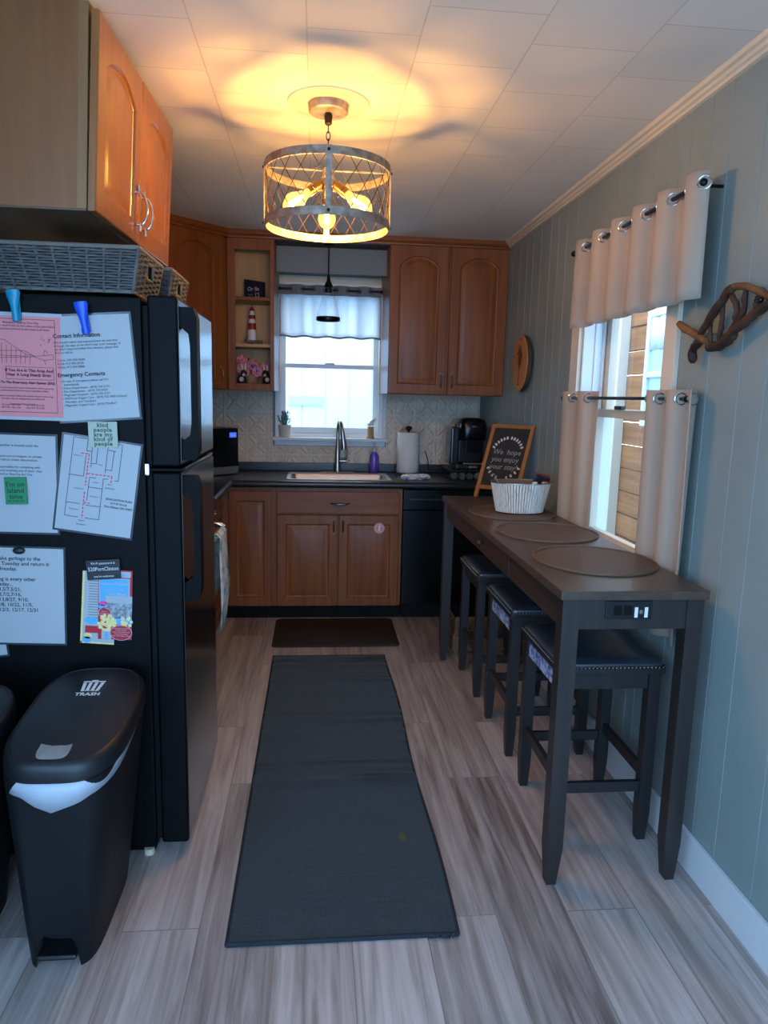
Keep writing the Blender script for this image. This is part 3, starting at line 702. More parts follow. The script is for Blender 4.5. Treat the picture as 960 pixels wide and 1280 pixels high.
for yc in (2.235, 2.65):
    c = Vector((KX+.022, yc, KZ0-.004)); mb = MB()
    door_mesh(mb, c, (0, 1, 0), (1, 0, 0), .41, .485, stile=.062, rise=.05, zrail=.062)
    # the doors hang a little out of true: their tops lean towards the aisle
    for v in mb.bm.verts: v.co.x += .060*(v.co.z-KZ0) + .001 + .026*(v.co.y-KY0)
    d = mb.build('door', 'cab_lt', t)
    hy = 2.405 if yc < 2.4 else 2.475
    mb = MB(); bow(mb, (KX+.022+.002+.060*.09+.011, hy, KZ0+.095), .096, (1, 0, 0)); mb.build('handle', 'chrome', d)

# ------------------------------------------------------------------ refrigerator
FX0, FX1, FY0, FY1, FT = XL+.02, -.492, 2.11, 2.785, 1.728
t = thing('refrigerator', 'black top-freezer refrigerator with notices stuck on its side', 'refrigerator', (-.8, 2.45, 0))
MB().box(FX0, FX1, FY0, FY1, .045, FT, .006).box(FX0+.02, FX1-.01, FY0+.03, FY1-.02, .012, .045).build('body', 'fridge_side', t)
DX0, DX1 = -.478, -.394
MB().box(FX1, DX0, FY0+.018, FY1-.018, .06, FT-.02).build('gasket', 'black_matte', t)
dd = MB().box(DX0, DX1, FY0+.01, FY1, 1.252, 1.738, .009, 3).build('freezer_door', 'fridge_side', t)
MB().box(DX1-.001, DX1+.0015, FY0+.019, FY1-.009, 1.261, 1.729, .001).build('front_panel', 'fridge_door', dd)
dl = MB().box(DX0, DX1, FY0+.01, FY1, .045, 1.236, .009, 3).build('fridge_door', 'fridge_side', t)
MB().box(DX1-.001, DX1+.0015, FY0+.019, FY1-.009, .054, 1.227, .001).build('front_panel', 'fridge_door', dl)
def fhandle(za, zb, parent, flip):
    mb = MB(); y0_, y1_ = FY0+.03, FY0+.085
    prof = [(DX1-.004, za), (DX1+.040, za), (DX1+.050, za+.03), (DX1+.050, zb-.03), (DX1+.040, zb), (DX1-.004, zb), (DX1-.004, zb-.05), (DX1+.026, zb-.075), (DX1+.030, zb-.11), (DX1+.030, za+.11), (DX1+.026, za+.075), (DX1-.004, za+.05)]
    mb.prism([(x, y0_, z) for x, z in prof], (0, y1_-y0_, 0))
    return mb.build('handle', 'fridge_handle', parent)
fhandle(1.27, 1.71, dd, 0); fhandle(.84, 1.222, dl, 1)
hg = MB().box(DX0-.03, DX1+.008, FY0+.004, FY0+.05, 1.239, 1.248, .003).build('hinge', 'fridge_handle', t)
MB().box(FX1-.006, DX0-.004, FY0+.002, FY0+.016, 1.226, 1.262, .004).build('pin', 'chrome', hg)
MB().box(DX1-.01, DX1+.002, FY0+.05, FY1-.03, 1.2385, 1.2455).build('chrome_strip', 'chrome', t)
for yy in (FY0+.03, FY1-.06):
    for xx in (FX1-.03, FX0+.08): MB().cyl((xx, yy, 0), (xx, yy, .02), .016).build('foot', 'cream', t)

# notices on the side of the refrigerator -------------------------------------------------------------
PY = FY0-.0012; layer = [0]
def notice(name, label, cat, px_corner, w_, h_, rot, m='paper', lam=.006, group='notices on the refrigerator side', dx=None):
    """px_corner: top-left pixel and bottom-right pixel averaged to a centre on the refrigerator side"""
    layer[0] += 1; y = PY-.0006*layer[0]
    if len(px_corner) == 2 and isinstance(px_corner[0], (tuple, list)):
        a, b = at(*px_corner[0], 1, y), at(*px_corner[1], 1, y); c = (a+b)/2
    else: c = Vector((px_corner[0], y, px_corner[1]))
    o = thing(name, label, cat, (c.x, y, c.z), group)
    if lam: MB().box(c.x-w_/2-lam, c.x+w_/2+lam, y, y+.0004, c.z-h_/2-lam, c.z+h_/2+lam).build('lamination', 'laminate', o, smooth=0)
    MB().box(c.x-w_/2, c.x+w_/2, y-.0003, y, c.z-h_/2, c.z+h_/2).build('sheet', m, o, smooth=0)
    o.rotation_euler = (0, R(-rot), 0)
    return o
def lines(o, segs, m, wd=.0012, name='drawing', y=-.0006):
    mb = MB(); org = o.location
    for s in segs:
        for (xa, za), (xb, zb) in zip(s, s[1:]):
            d = Vector((xb-xa, 0, zb-za)); L = d.length
            if L < 1e-6: continue
            nn_ = Vector((-d.z, 0, d.x))/L*wd/2; A, B = Vector((xa, y, za)), Vector((xb, y, zb))
            mb.quad(*(org+p for p in (A-nn_, B-nn_, B+nn_, A+nn_)))
    return mb.build(name, m, o, smooth=0)
def patch(o, m, xa, xb, za, zb, y=-.0006, name='printed_block'):
    g = o.location
    return MB().box(g.x+xa, g.x+xb, g.y+y-.0001, g.y+y, g.z+za, g.z+zb).build(name, m, o, smooth=0)
def oval(o, m, x, z, rx, rz, y=-.0008, n=24, name='printed_oval'):
    mb = MB(); g = o.location
    mb.prism([(g.x+x+rx*cos(2*pi*i/n), g.y+y, g.z+z+rz*sin(2*pi*i/n)) for i in range(n)], (0, .0001, 0)); return mb.build(name, m, o, smooth=0)

cn = notice('contact_sheet', 'white contact information sheet under the blue clip', 'notice', (-.622, 1.531), .216, .288, 4.4)
text('heading', 'Contact Information', 'ink', cn, -.104, -.0008, .086, .0155, bold=.0004)
text('body_text', "We would rather you communicate via text than\nthrough the app, as we don't hear your message. If\nwe don't respond within five minutes, please feel\nfree to call us.", 'ink', cn, -.104, -.0008, .071, .0088, ls=1.06)
text('phone_list', 'Carrie 330-506-0504\nKeith 412-983-8130\nNicky 412-443-8880', 'ink', cn, -.10, -.0008, .022, .0088, ls=1.1)
text('second_heading', 'Emergency Contacts', 'ink', cn, -.104, -.0008, -.021, .0155, bold=.0004)
text('emergency_list', '• In case of emergency please call 911\n   immediately.\n• Police Department - (419) 734-3121\n• Fire Department - (419) 734-4430\n• Magruder Hospital - (419) 734-3131\n• FASTrack Urgent Care - (419) 732-7800 (Closed\n   Mondays and Tuesdays)\n• Magruder Urgent Care - (419) 732-4017', 'ink', cn, -.098, -.0008, -.036, .0086, ls=1.12)

pk = notice('siren_notice', 'pink emergency siren notice with a map held by the teal clip', 'notice', (-.8125, 1.528), .200, .276, -.6, m='pink', lam=.0)
lay = pk.location
MB().box(lay.x-.109, lay.x+.105, lay.y, lay.y+.0004, lay.z-.147, lay.z+.148).build('white_border', 'paper', pk, smooth=0)
lines(pk, [[(-.095, .13), (.085, .13), (.085, -.125), (-.095, -.125), (-.095, .13)]], 'ink', .0012, 'frame_line')
text('heading', 'Emergency Planning Zone Map\nIf you live or work in the 10 mile radius of the plant follow\nthe instructions printed on this sheet at all times', 'ink', pk, -.005, -.0008, .118, .0076, 'CENTER', ls=1.15)
random.seed(3)
seg = [[(-.09, .075), (-.05, .073), (-.02, .052), (.005, .035), (.03, .03), (.055, .033), (.078, .037), (.08, .024), (.055, .02), (.03, .027)],
       [(-.09, .042), (.0, .045), (.03, .03)], [(-.09, .022), (-.02, .026), (.03, .029)], [(-.085, .03), (.01, .03)], [(.052, .033), (.056, .048), (.064, .04)], [(.054, .02), (.058, .008)]]
for i in range(9): x = -.085+.0125*i; seg.append([(x, .008+.003*random.random()), (x+.002, .074-.005*i)])
for i in range(14): x, z = random.uniform(.045, .07), random.uniform(.055, .085); seg.append([(x, z), (x+random.uniform(-.006, .006), z+random.uniform(-.006, .006))])
lines(pk, seg, 'ink', .0011, 'map_drawing')
lines(pk, [[(-.05, .0), (.078, .0), (.078, -.034), (-.05, -.034), (-.05, .0)]], 'ink', .0011, 'text_box')
text('siren_text', 'If You Are In This Area And\nHear A Long Steady Siren:', 'ink', pk, .012, -.0008, -.013, .0112, 'CENTER', ls=1.05, bold=.0003)
text('alert_text', 'Listen To The Emergency Alert System (EAS)', 'ink', pk, -.004, -.0008, -.046, .0092, 'CENTER', bold=.0003)
text('small_print', 'Tune to a local station for news. Instructions will be given by\nthe stations listed below for your immediate safety\n\nIf evacuation is advised follow the routes shown on the map\nand take only the things that you will need\n\nEmergency Radio Stations', 'ink', pk, -.008, -.0008, -.060, .0068, 'CENTER', ls=1.1)
text('station_list', '97.3 FM  102.1 FM        107.7 FM  92.5 FM\n99.1 FM  106.1 FM        104.7 FM  93.5 FM', 'ink', pk, -.008, -.0008, -.108, .0066, 'CENTER', ls=1.1)

ex = notice('house_rules_sheet', 'white house rules sheet with the green card on it', 'notice', (-.845, 1.198), .206, .280, -1.2)
text('body_text', 'The fire extinguisher is located under the\nkitchen sink.\n\nPlease make sure not to trespass on private\nproperty and not to create disturbances.\n\nGuests are responsible for complying with\nall rules. If found violating any of them, they\nmay be ticketed or fined by the City.', 'ink', ex, -.098, -.0008, .108, .0092, ls=1.12)

ev = notice('evacuation_plan', 'tilted white evacuation plan with a pink dashed route', 'notice', (-.628, 1.192), .214, .274, -8.2)
def px2l(o, q):   # photo pixel -> local (x,z) of a notice
    p = at(q[0], q[1], 1, o.location.y)-o.location; a = R(8.2 if o is ev else 0)
    return (p.x*cos(a)-p.z*sin(a), p.x*sin(a)+p.z*cos(a))
E_ = lambda *q: [px2l(ev, (60+x*.1354, 520+y*.1354)) for x, y in q]
lines(ev, [E_((240, 190), (690, 268), (648, 605)), E_((648, 605), (612, 598)), E_((240, 190), (152, 912), (278, 932)), E_((340, 940), (468, 958), (512, 580), (556, 586)),
           E_((200, 535), (328, 555), (352, 362)), E_((165, 790), (290, 808)), E_((375, 210), (358, 320), (410, 328)), E_((410, 290), (396, 475)), E_((462, 300), (445, 442), (402, 437)),
           E_((556, 290), (526, 530)), E_((556, 315), (630, 330)), E_((612, 330), (588, 505), (532, 497)), E_((385, 565), (445, 573)), E_((385, 565), (358, 780)), E_((375, 655), (500, 674)), E_((345, 822), (480, 838))], 'ink', .0016, 'floor_plan')
def dash(path, step=.011, gap=.0035):
    out = []
    for a, b in zip(path, path[1:]):
        a, b = Vector((*a, 0)), Vector((*b, 0)); L = (b-a).length; d = (b-a)/L; s = 0
        while s < L: e = min(L, s+step-gap); out.append([tuple((a+d*s)[:2]), tuple((a+d*e)[:2])]); s += step
    return out
lines(ev, dash(E_((308, 340), (382, 350), (345, 640)))+dash(E_((365, 530), (592, 560), (580, 620)))+dash(E_((338, 700), (312, 945)))+dash(E_((330, 798), (388, 806))), 'red_ink', .0030, 'escape_route', -.0008)
for s_, (qx, qy) in (('Bedroom 1', (282, 368)), ('Living Room', (285, 672)), ('Kitchen', (480, 455)), ('Laundry', (440, 618)), ('Bedroom 2', (425, 750)), ('Dining Room', (240, 862)), ('FRONT\nENTRANCE', (308, 970)), ('BACK\nENTRANCE', (572, 640))):
    l_ = E_((qx, qy))[0]; text('room_name', s_, 'ink', ev, l_[0], -.0008, l_[1], .0052, 'CENTER', ls=2.2 if '\n' in s_ else 1)
l_ = E_((655, 790))[0]; text('title', 'EVACUATION PLAN\n519 W 3rd St\nPort Clinton OH 43452', 'ink', ev, l_[0], -.0008, l_[1], .0082, 'CENTER', ls=1.35, bold=.0002)

lw = notice('corner_sheet', 'corner of a white sheet below the garbage schedule', 'notice', (-1.028, .815), .216, .279, 6)
gb = notice('garbage_schedule', 'white garbage and recycling schedule at the lower left of the refrigerator', 'notice', (-.852, .867), .232, .288, -1.6)
text('body_text', 'Please take garbage to the\ncurb on Tuesday and return it\non Wednesday.\n\nRecycling is every other\nWednesday...\n4/9,4/23,5/7,5/21,\n6/4,6/18,7/2,7/16,\n7/30,8/13,8/27, 9/10,\n9/24,10/8, 10/22, 11/5,\n11/19, 12/3, 12/17, 12/31', 'ink', gb, -.110, -.0008, .108, .0152, ls=1.02, bold=.0002)

fl2 = notice('popcorn_menu', 'narrow white popcorn menu strip partly behind the red flyer', 'flyer', ((104.3, 709), (141.8, 809.8)), .098, .222, -4.5, lam=0, group='popcorn flyers')
lines(fl2, [[(-.030, .09-.008*i), (.03, .09-.008*i)] for i in range(16)], 'ink_gray', .0016, 'menu_lines')
oval(fl2, 'flyer_blue', -.018, -.040, .022, .011); patch(fl2, 'flyer_red', -.036, .03, -.078, -.056); oval(fl2, 'flyer_yellow', -.028, -.088, .012, .009); oval(fl2, 'flyer_blue', -.03, -.10, .013, .010)
patch(fl2, 'flyer_yellow', -.049, -.043, -.11, .11); patch(fl2, 'flyer_yellow', -.049, .049, -.111, -.106)
fl = notice('popcorn_flyer', 'red and blue popcorn shop flyer under the black password card', 'flyer', ((120.4, 708), (167, 803.6)), .098, .214, -2.6, m='flyer_red', lam=0, group='popcorn flyers')
patch(fl, 'paper', -.046, .044, .085, .103, name='banner'); patch(fl, 'paper', -.047, .042, .005, .082, -.0005, name='white_frame'); patch(fl, 'flyer_blue', -.044, .038, .008, .079, -.0007)
patch(fl, 'flyer_gray', -.030, .049, -.040, .028, -.0009, name='shop_photo'); patch(fl, 'paper', -.028, .049, .006, .028, -.0011, name='awning'); patch(fl, 'flyer_blue', -.02, .049, -.060, -.038, -.0009)
mb = MB(); g = fl.location; random.seed(5)
for i in range(46):
    a, rr_ = random.uniform(0, 2*pi), sqrt(random.random()); mb.sphere((g.x-.024+.026*rr_*cos(a), g.y-.0012, g.z-.055+.024*rr_*sin(a)), .0052, sy=.12, u=8, v=6)
for i in range(16): mb.sphere((g.x+.034+random.uniform(-.014, .014), g.y-.0012, g.z-.052+random.uniform(-.014, .014)), .005, sy=.12, u=8, v=6)
mb.build('popcorn_picture', 'flyer_yellow', fl)
oval(fl, 'paper', -.030, -.024, .0185, .0155, -.0012); oval(fl, 'flyer_red', -.030, -.024, .0165, .0135, -.0015); oval(fl, 'flyer_pink', -.034, .004, .012, .0075, -.0012); oval(fl, 'flyer_blue', -.038, -.006, .011, .006, -.0012)
oval(fl, 'paper', .018, -.085, .0325, .0245, -.0016, name='round_note_edge'); oval(fl, 'flyer_red', .018, -.085, .0305, .0225, -.0019, name='round_note')
for i, m_ in enumerate(('flyer_red', 'paper', 'flyer_blue', 'paper', 'flyer_red')): patch(fl, m_, -.048+.0095*i, -.0385+.0095*i, -.106, -.082, -.0011, name='popcorn_box_stripe')
text('title', 'Gourmet Popcorn', 'paper', fl, -.002, -.0012, .062, .0105, 'CENTER', bold=.0003)
text('subtitle', 'downtown candy', 'paper', fl, -.002, -.0012, .045, .0075, 'CENTER')
text('shop_words', 'Fun Shop!', 'paper', fl, .008, -.0014, .030, .0125, 'CENTER', bold=.0005)
text('bubble_words', 'Stop in\nand sample', 'paper', fl, -.030, -.0018, -.022, .0058, 'CENTER')
text('note_words', 'Voted best popcorn\nin the county!\nVisit us downtown for\nsweets and treats\nopen seven days a week', 'paper', fl, .018, -.0022, -.073, .0055, 'CENTER', ls=1.05)
text('banner_words', 'POPCORN', 'flyer_blue', fl, .012, -.0012, .089, .010, 'CENTER', bold=.0003)

def magnet(name, label, cat, c, w_, h_, rot, m, th=.004, grp='magnets on the refrigerator side'):
    y = PY-.0085; o = thing(name, label, cat, (c[0], y, c[1]), grp)
    MB().box(c[0]-w_/2, c[0]+w_/2, y-th, y, c[1]-h_/2, c[1]+h_/2, .0006).build('card', m, o)
    o.rotation_euler = (0, R(-rot), 0); o['th'] = th
    return o
def mid(a, b, y=2.10): p = (at(*a, 1, y)+at(*b, 1, y))/2; return (p.x, p.z)
mg = magnet('quote_magnet', 'pale sage square magnet reading kind people are my kind of people', 'magnet', mid((110.8, 526.8), (147.3, 559.5)), .080, .073, 1, 'sage')
text('lettering', 'kind\npeople\nare my\nkind of\npeople', 'sage_ink', mg, 0, -.0045, .0215, .0165, 'CENTER', ls=.80, bold=.0006, cs=1.12)
mg = magnet('island_time_magnet', 'green magnet reading I am on island time', 'magnet', mid((7, 595.6), (33.4, 631)), .060, .078, 1, 'green_card')
text('lettering', "I'm on\nisland\ntime", 'ink', mg, 0, -.0045, .012, .0205, 'CENTER', ls=.86)
text('small_lettering', 'put in bay ohio', 'ink', mg, 0, -.0045, -.031, .0075, 'CENTER')
mg = magnet('password_magnet', 'black password card magnet on top of the popcorn flyer', 'magnet', mid((107.4, 698.3), (151.7, 725)), .096, .059, 3, 'black_card')
text('lettering', "Wi-Fi password is", 'white_ink', mg, 0, -.0045, .0165, .0095, 'CENTER')
text('password_lettering', "520PortClinton", 'white_ink', mg, 0, -.0045, -.003, .0165, 'CENTER', sx=.84)
text('welcome_lettering', "you're welcome", 'white_ink', mg, 0, -.0045, -.0225, .0088, 'CENTER')
lines(mg, [[(-.046, .0125), (.046, .0125)], [(-.04, -.011), (.046, -.011)]], 'ink_gray', .0006, 'rule', -.0043)
p = at(24, 688, 1, 2.10); mb = MB(); mb.sphere((p.x, PY-.012, p.z), .0175, sy=.5, sz=.62, u=20, v=12)
tag(mb.build('stone_magnet', 'stone', loc=(p.x, PY-.012, p.z)), 'small dark stone magnet holding the garbage schedule', 'magnet', 'magnets on the refrigerator side')
def clip(name, label, m, a, b, lean):
    p0, p1 = at(*a, 1, 2.10), at(*b, 1, 2.10); y = PY-.006; L = (p0-p1).length
    o = thing(name, label, 'clip', ((p0.x+p1.x)/2, y, (p0.z+p1.z)/2), 'clips on the refrigerator side')
    g = o.location; mb = MB()
    pr_ = [(.0, .5, .017), (.0, .42, .019), (0, .25, .0165), (0, .0, .011), (0, -.25, .009), (0, -.4, .0115), (0, -.5, .009)]
    rings = []
    for _, tt, hw in pr_:
        rings.append([(g.x+hw*cos(2*pi*j/12), g.y-.012-.008*(tt+.2)+.008*sin(2*pi*j/12), g.z+tt*L) for j in range(12)])
    mb.loft(rings); mb.build('front_jaw', m, o)
    mb = MB(); mb.obox((g.x, g.y-.001, g.z+.01*L), .022, .006, L*.9, bev=.002); mb.build('back_jaw', m, o)
    MB().cyl((g.x-.013, g.y-.008, g.z+.02), (g.x+.013, g.y-.008, g.z+.02), .005).build('spring', 'chrome', o)
    o.rotation_euler = (0, R(lean), 0)
clip('magnet_clip', 'teal plastic clip at the top of the pink notice', 'teal', (19, 363), (21, 402), -2)
clip('magnet_clip', 'bright blue plastic clip at the top of the contact sheet', 'blue', (103, 378), (108, 418), -7)

# ------------------------------------------------------------------ wicker baskets on the refrigerator
def basket(name, label, x0, x1, y0, y1, z0, z1, tap=.03):
    o = thing(name, label, 'basket', ((x0+x1)/2, (y0+y1)/2, z0), 'wicker baskets on the refrigerator')
    H = z1-z0
    def rect_pts(t, step):
        d = tap*(1-t); xa, xb, ya, yb = x0+d, x1-d*.5, y0+d*.3, y1-d*.3; out = []
        for (ax, ay), (bx, by) in (((xa, ya), (xb, ya)), ((xb, ya), (xb, yb)), ((xb, yb), (xa, yb)), ((xa, yb), (xa, ya))):
            L = math.hypot(bx-ax, by-ay); n = max(2, int(((x1-x0) if abs(bx-ax) > abs(by-ay) else (y1-y0))/step)); nx_, ny_ = (by-ay)/L, -(bx-ax)/L
            for i in range(n): out.append((ax+(bx-ax)*i/n, ay+(by-ay)*i/n, nx_, ny_))
        return out
    SP = .046; mb = MB(); rows = 15
    for k in range(rows):
        t = (k+.5)/rows; z = z0+.004+(H-.014)*t; pts = rect_pts(t, SP/4); run = []
        hole = .45 < t < .80
        for i, (x, y, nx_, ny_) in enumerate(pts):
            ph = cos(pi*i/4+pi*(k % 2))
            p = (x+nx_*.0042*ph, y+ny_*.0042*ph, z)
            if hole and nx_ > .9 and abs(y-(y0+y1)/2) < .036:
                if len(run) > 1: mb.tube(run, .0036, 5)
                run = []; continue
            run.append(p)
        if hole: 
            if len(run) > 1: mb.tube(run+[(pts[0][0], pts[0][1], z)], .0036, 5)
        else: mb.tube(run, .0036, 5, closed=True)
    mb.build('weave', 'wicker', o)
    mb = MB(); b, tp = rect_pts(0, SP), rect_pts(1, SP)
    n = min(len(b), len(tp)); 
    for i in range(n):
        j = int(i*len(tp)/n); y = tp[j][1]
        if tp[j][2] > .9 and abs(y-(y0+y1)/2) < .03: continue
        mb.tube([(b[i][0], b[i][1], z0), (tp[j][0], tp[j][1], z1-.004)], .0052, 6)
    mb.build('stakes', 'wicker', o)
    mb = MB(); pts = [(x, y, z1-.003) for x, y, *_ in rect_pts(1, .03)]; mb.tube(pts, .0062, 8, closed=True)
    pts = [(x, y, z0+.004) for x, y, *_ in rect_pts(0, .03)]; mb.tube(pts, .005, 8, closed=True)
    yc = (y0+y1)/2; xe = x1-.003; zz = (z0+.45*H, z0+.82*H)
    mb.tube([(xe-.004, yc-.036, zz[0]), (xe, yc-.036, zz[1]), (xe, yc+.036, zz[1]), (xe-.004, yc+.036, zz[0])], .005, 6, closed=True)
    mb.build('rim', 'wicker_lt', o)
    d = .012; mb = MB(); mb.loft([rrect(x0+tap+d, x1-tap*.5-d, y0+tap*.3+d, y1-tap*.3-d, z0+.004, .01), rrect(x0+d, x1-d, y0+d, y1-d, z1-.02, .01)]); mb.build('lining', 'wicker_in', o)
    return o
basket('wicker_basket', 'gray wicker basket on the refrigerator, the one nearest the viewer', -.92, -.498, 2.13, 2.44, 1.742, 1.868, .045)
basket('wicker_basket', 'gray wicker basket on the refrigerator, behind the nearer basket', -.90, -.475, 2.475, 2.77, 1.742, 1.868, .045)

# ------------------------------------------------------------------ trash cans
def sup(cx, cy, ax, ay, z, p=4.0, n=72):
    out = []
    for i in range(n):
        a = 2*pi*i/n; c_, s_ = cos(a), sin(a)
        out.append((cx+ax*math.copysign(abs(c_)**(2/p), c_), cy+ay*math.copysign(abs(s_)**(2/p), s_), z))
    return out
def trash_can(label):
    o = thing('trash_can', label, 'trash can', (-.64, 1.87, 0), 'black step trash cans')
    def sec(t, grow=0.0):       # t 0 floor .. 1 top
        cx = -.648+.034*t; cy = 1.885-.055*t; ax = .088+.048*t**.9+grow; ay = .205+.022*t+grow
        return cx, cy, ax, ay
    def ztop(y): return .572+.055*min(1, max(0, (y-1.60)/.45))
    n = 72; rings = []
    for k in range(15):
        t = k/14; cx, cy, ax, ay = sec(t); r = sup(cx, cy, ax, ay, 0, 4.6, n); ring = []
        for (x, y, z) in r:
            zb = 0.0
            if y < cy-ay*.86: 
                u = abs(x-cx)/(ax); zb = .098*max(0, 1-(u/.62)**4)**.6
            ring.append((x, y, zb+(ztop(y)-.012-zb)*t))
        rings.append(ring)
    mb = MB(); mb.loft(rings, False, True); mb.build('body', 'bin', o)
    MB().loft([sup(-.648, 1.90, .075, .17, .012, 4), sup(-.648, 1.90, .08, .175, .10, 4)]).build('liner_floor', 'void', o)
    cx, cy, ax, ay = sec(0)
    MB().box(cx-.05, cx+.05, cy-ay-.012, cy-ay+.07, .028, .045, .008).box(cx-.03, cx+.03, cy-ay+.05, cy-ay+.10, .02, .05).build('pedal', 'black_plastic', o)
    # bag fringe
    cx, cy, ax, ay = sec(1, .003); up = sup(cx, cy, ax, ay, 0, 3.6, n); A, B = [], []
    for (x, y, z) in up:
        fr = max(0, (cy-y)/ay); u = (x-cx)/ax
        drop = .012 + (.030*fr**1.5+.038*max(0, 1-abs(u-.05)/.55)*(fr > .8))
        if y > cy: drop = .006 if u > 0 else .002
        A.append((x, y, ztop(y)-.005)); B.append((x+.001, y-.001, ztop(y)-.012-drop+.003*sin(9*u)))
    mb = MB(); mb.loft([A, B], False, False); mb.build('bag', 'bag', o, solid=.0015)
    # lid
    lid = []
    cx, cy, ax, ay = sec(1, .009)
    for s_, dz in ((.995, -.012), (1.0, -.008), (1.0, .012), (.985, .024), (.95, .032), (.90, .036), (.885, .0335), (.86, .0335), (.60, .042), (.3, .047)):
        lid.append([(x, y, ztop(y)+dz) for x, y, z in sup(cx, cy, ax*s_, ay*(s_*.6+.4 if s_ > .84 else s_), 0, 3.2, n)])
    mb = MB(); mb.loft(lid); l = mb.build('lid', 'bin_lid', o)
    tilt = math.atan2(.055, .45)
    def on_lid(fx_, fy_, dz=.04): y = cy+ay*fy_; return Vector((cx+ax*fx_, y, ztop(y)+dz))
    p = on_lid(-.03, -.66, .034); mb = MB()
    mb.loft([[(p.x+x, p.y+y, p.z+zz+y*.122-.10*max(0, -y-.012)) for x, y, _ in sup(0, 0, .040*k, .056*k, 0, 4.5, 48)] for k, zz in ((1, -.01), (1, .003), (.93, .006), (.3, .0055))])
    mb.build('latch', 'grayclear', l)
    q = on_lid(.02, .36, .044); mb = MB(); mb.loft([[(q.x+.042*k*cos(2*pi*i/32), q.y+.055*k*sin(2*pi*i/32), q.z+zz+.055*k*sin(2*pi*i/32)*.122) for i in range(32)] for k, zz in ((1, -.004), (.97, .0015), (.93, .0015))]); mb.build('dimple', 'black_plastic', l)
    base = q+Vector((0, 0, .0028)); mb = MB()
    T = lambda u, v: base+Vector((u, v, v*.122))
    def strip(a, b, wd):
        d = (Vector((*b, 0))-Vector((*a, 0))); nn_ = Vector((-d.y, d.x, 0)).normalized()*wd/2
        mb.quad(T(a[0]-nn_.x, a[1]-nn_.y), T(b[0]-nn_.x, b[1]-nn_.y), T(b[0]+nn_.x, b[1]+nn_.y), T(a[0]+nn_.x, a[1]+nn_.y))
    strip((-.030, .038), (.030, .038), .006); strip((-.008, .044), (.008, .044), .005)
    for u0, u1 in ((-.024, -.019), (-.0085, -.007), (.0075, .006), (.024, .019)): strip((u0, .033), (u1, -.012), .009)
    strip((-.019, -.012), (.019, -.012), .006)
    mb.build('emblem', 'white_ink', l, smooth=0)
    lb = base-o.location
    text('lettering', 'TRASH', 'white_ink', l, lb.x, lb.y-.036, lb.z-.0035, .0205, 'CENTER', rot=(7, 0, 0), bold=.0006, sx=1.05)
    return o
tc1 = trash_can('black step trash can with white bag showing under its lid')
tc2 = copy_tree(tc1); tc2.location = (-.955, 1.765, 0); tc2['label'] = 'second black trash can cut off at the left edge of the photo'
for ch in list(tc2.children):
    if ch.name.startswith('bag'): bpy.data.objects.remove(ch)

# ------------------------------------------------------------------ rugs
rx0, rx1, ry0, ry1 = -.228, .405, 1.722, 3.865
rg = thing('runner_rug', 'long charcoal runner rug down the middle of the floor', 'rug', ((rx0+rx1)/2, (ry0+ry1)/2, 0))
mb = MB(); nx, ny = 24, 160; random.seed(11)
rip = [(random.uniform(2.4, 3.85), random.uniform(.003, .007), random.uniform(.008, .018), random.uniform(-.05, .05)) for _ in range(26)]
def rz(x, y): return .007+sum(a*math.exp(-((y-c_-s_*(x-.1))/w_)**2) for c_, a, w_, s_ in rip)*(.4+.6*max(0, min(1, (x+.25)/.6)))
def ry(i, j): return ry0+(ry1-ry0)*j/ny
def edge(j): return .006*sin(j*.07)
top = [[mb.bm.verts.new((rx0+(rx1-rx0)*i/nx+edge(j)*(i/nx), ry(i, j), rz(rx0+(rx1-rx0)*i/nx, ry(i, j)))) for i in range(nx+1)] for j in range(ny+1)]
bot = [[mb.bm.verts.new((v.co.x, v.co.y, .0005)) for v in (row[0], row[-1])] for row in top]
for j in range(ny):
    for i in range(nx): mb.bm.faces.new((top[j][i], top[j][i+1], top[j+1][i+1], top[j+1][i]))
    mb.bm.faces.new((top[j][0], top[j+1][0], bot[j+1][0], bot[j][0])); mb.bm.faces.new((top[j][nx], bot[j][1], bot[j+1][1], top[j+1][nx]))
for j in (0, ny): mb.bm.faces.new([top[j][i] for i in range(nx+1)]+[bot[j][1], bot[j][0]])
mb.build('pile', 'rug', rg)
mb = MB(); loop = [(rx0+edge(0)*0, ry(0, j), .005) for j in range(0, ny+1, 4)]
mb.tube(loop, .0055, 6); mb.tube([(rx1+edge(j), ry(0, j), .0055) for j in range(0, ny+1, 4)], .0055, 6); mb.tube([(rx0, ry0, .0055), (rx1, ry0, .0055)], .006, 6); mb.tube([(rx0, ry1, .0055), (rx1, ry1, .0055)], .006, 6)
mb.build('binding', 'rug_edge', rg)
mb = MB(); random.seed(2)
for i in range(40):
    a = Vector((rx1-.01-random.random()*.07, ry0-.002, .006)); mb.tube([a, a+Vector((random.uniform(-.01, .01), -random.uniform(.002, .012), random.uniform(-.002, .008))), a+Vector((random.uniform(-.016, .016), -random.uniform(.004, .016), random.uniform(-.003, .004)))], [.0014, .0012, .0006], 4)
fr_ = mb.build('frayed_threads', 'rug', rg)
MB().loft([[(.302+.013*cos(2*pi*i/14)*(1+.4*sin(3*i)), 2.165+.03*sin(2*pi*i/14)*(1+.3*cos(2.2*i)), rz(.302, 2.165)+zz) for i in range(14)] for zz in (0, .0007)]).build('stain', mat('rug_stain', (84, 80, 50), rough=.95), rg)
fm = MB(); fm.loft([rrect(-.25, .512, 4.02, 4.545, .0005, .03), rrect(-.25, .512, 4.02, 4.545, .006, .03), rrect(-.238, .50, 4.032, 4.533, .013, .025)])
tag(fm.build('kitchen_mat', 'mat', loc=(.13, 4.28, 0)), 'dark brown anti-fatigue mat in front of the sink cabinet', 'mat')

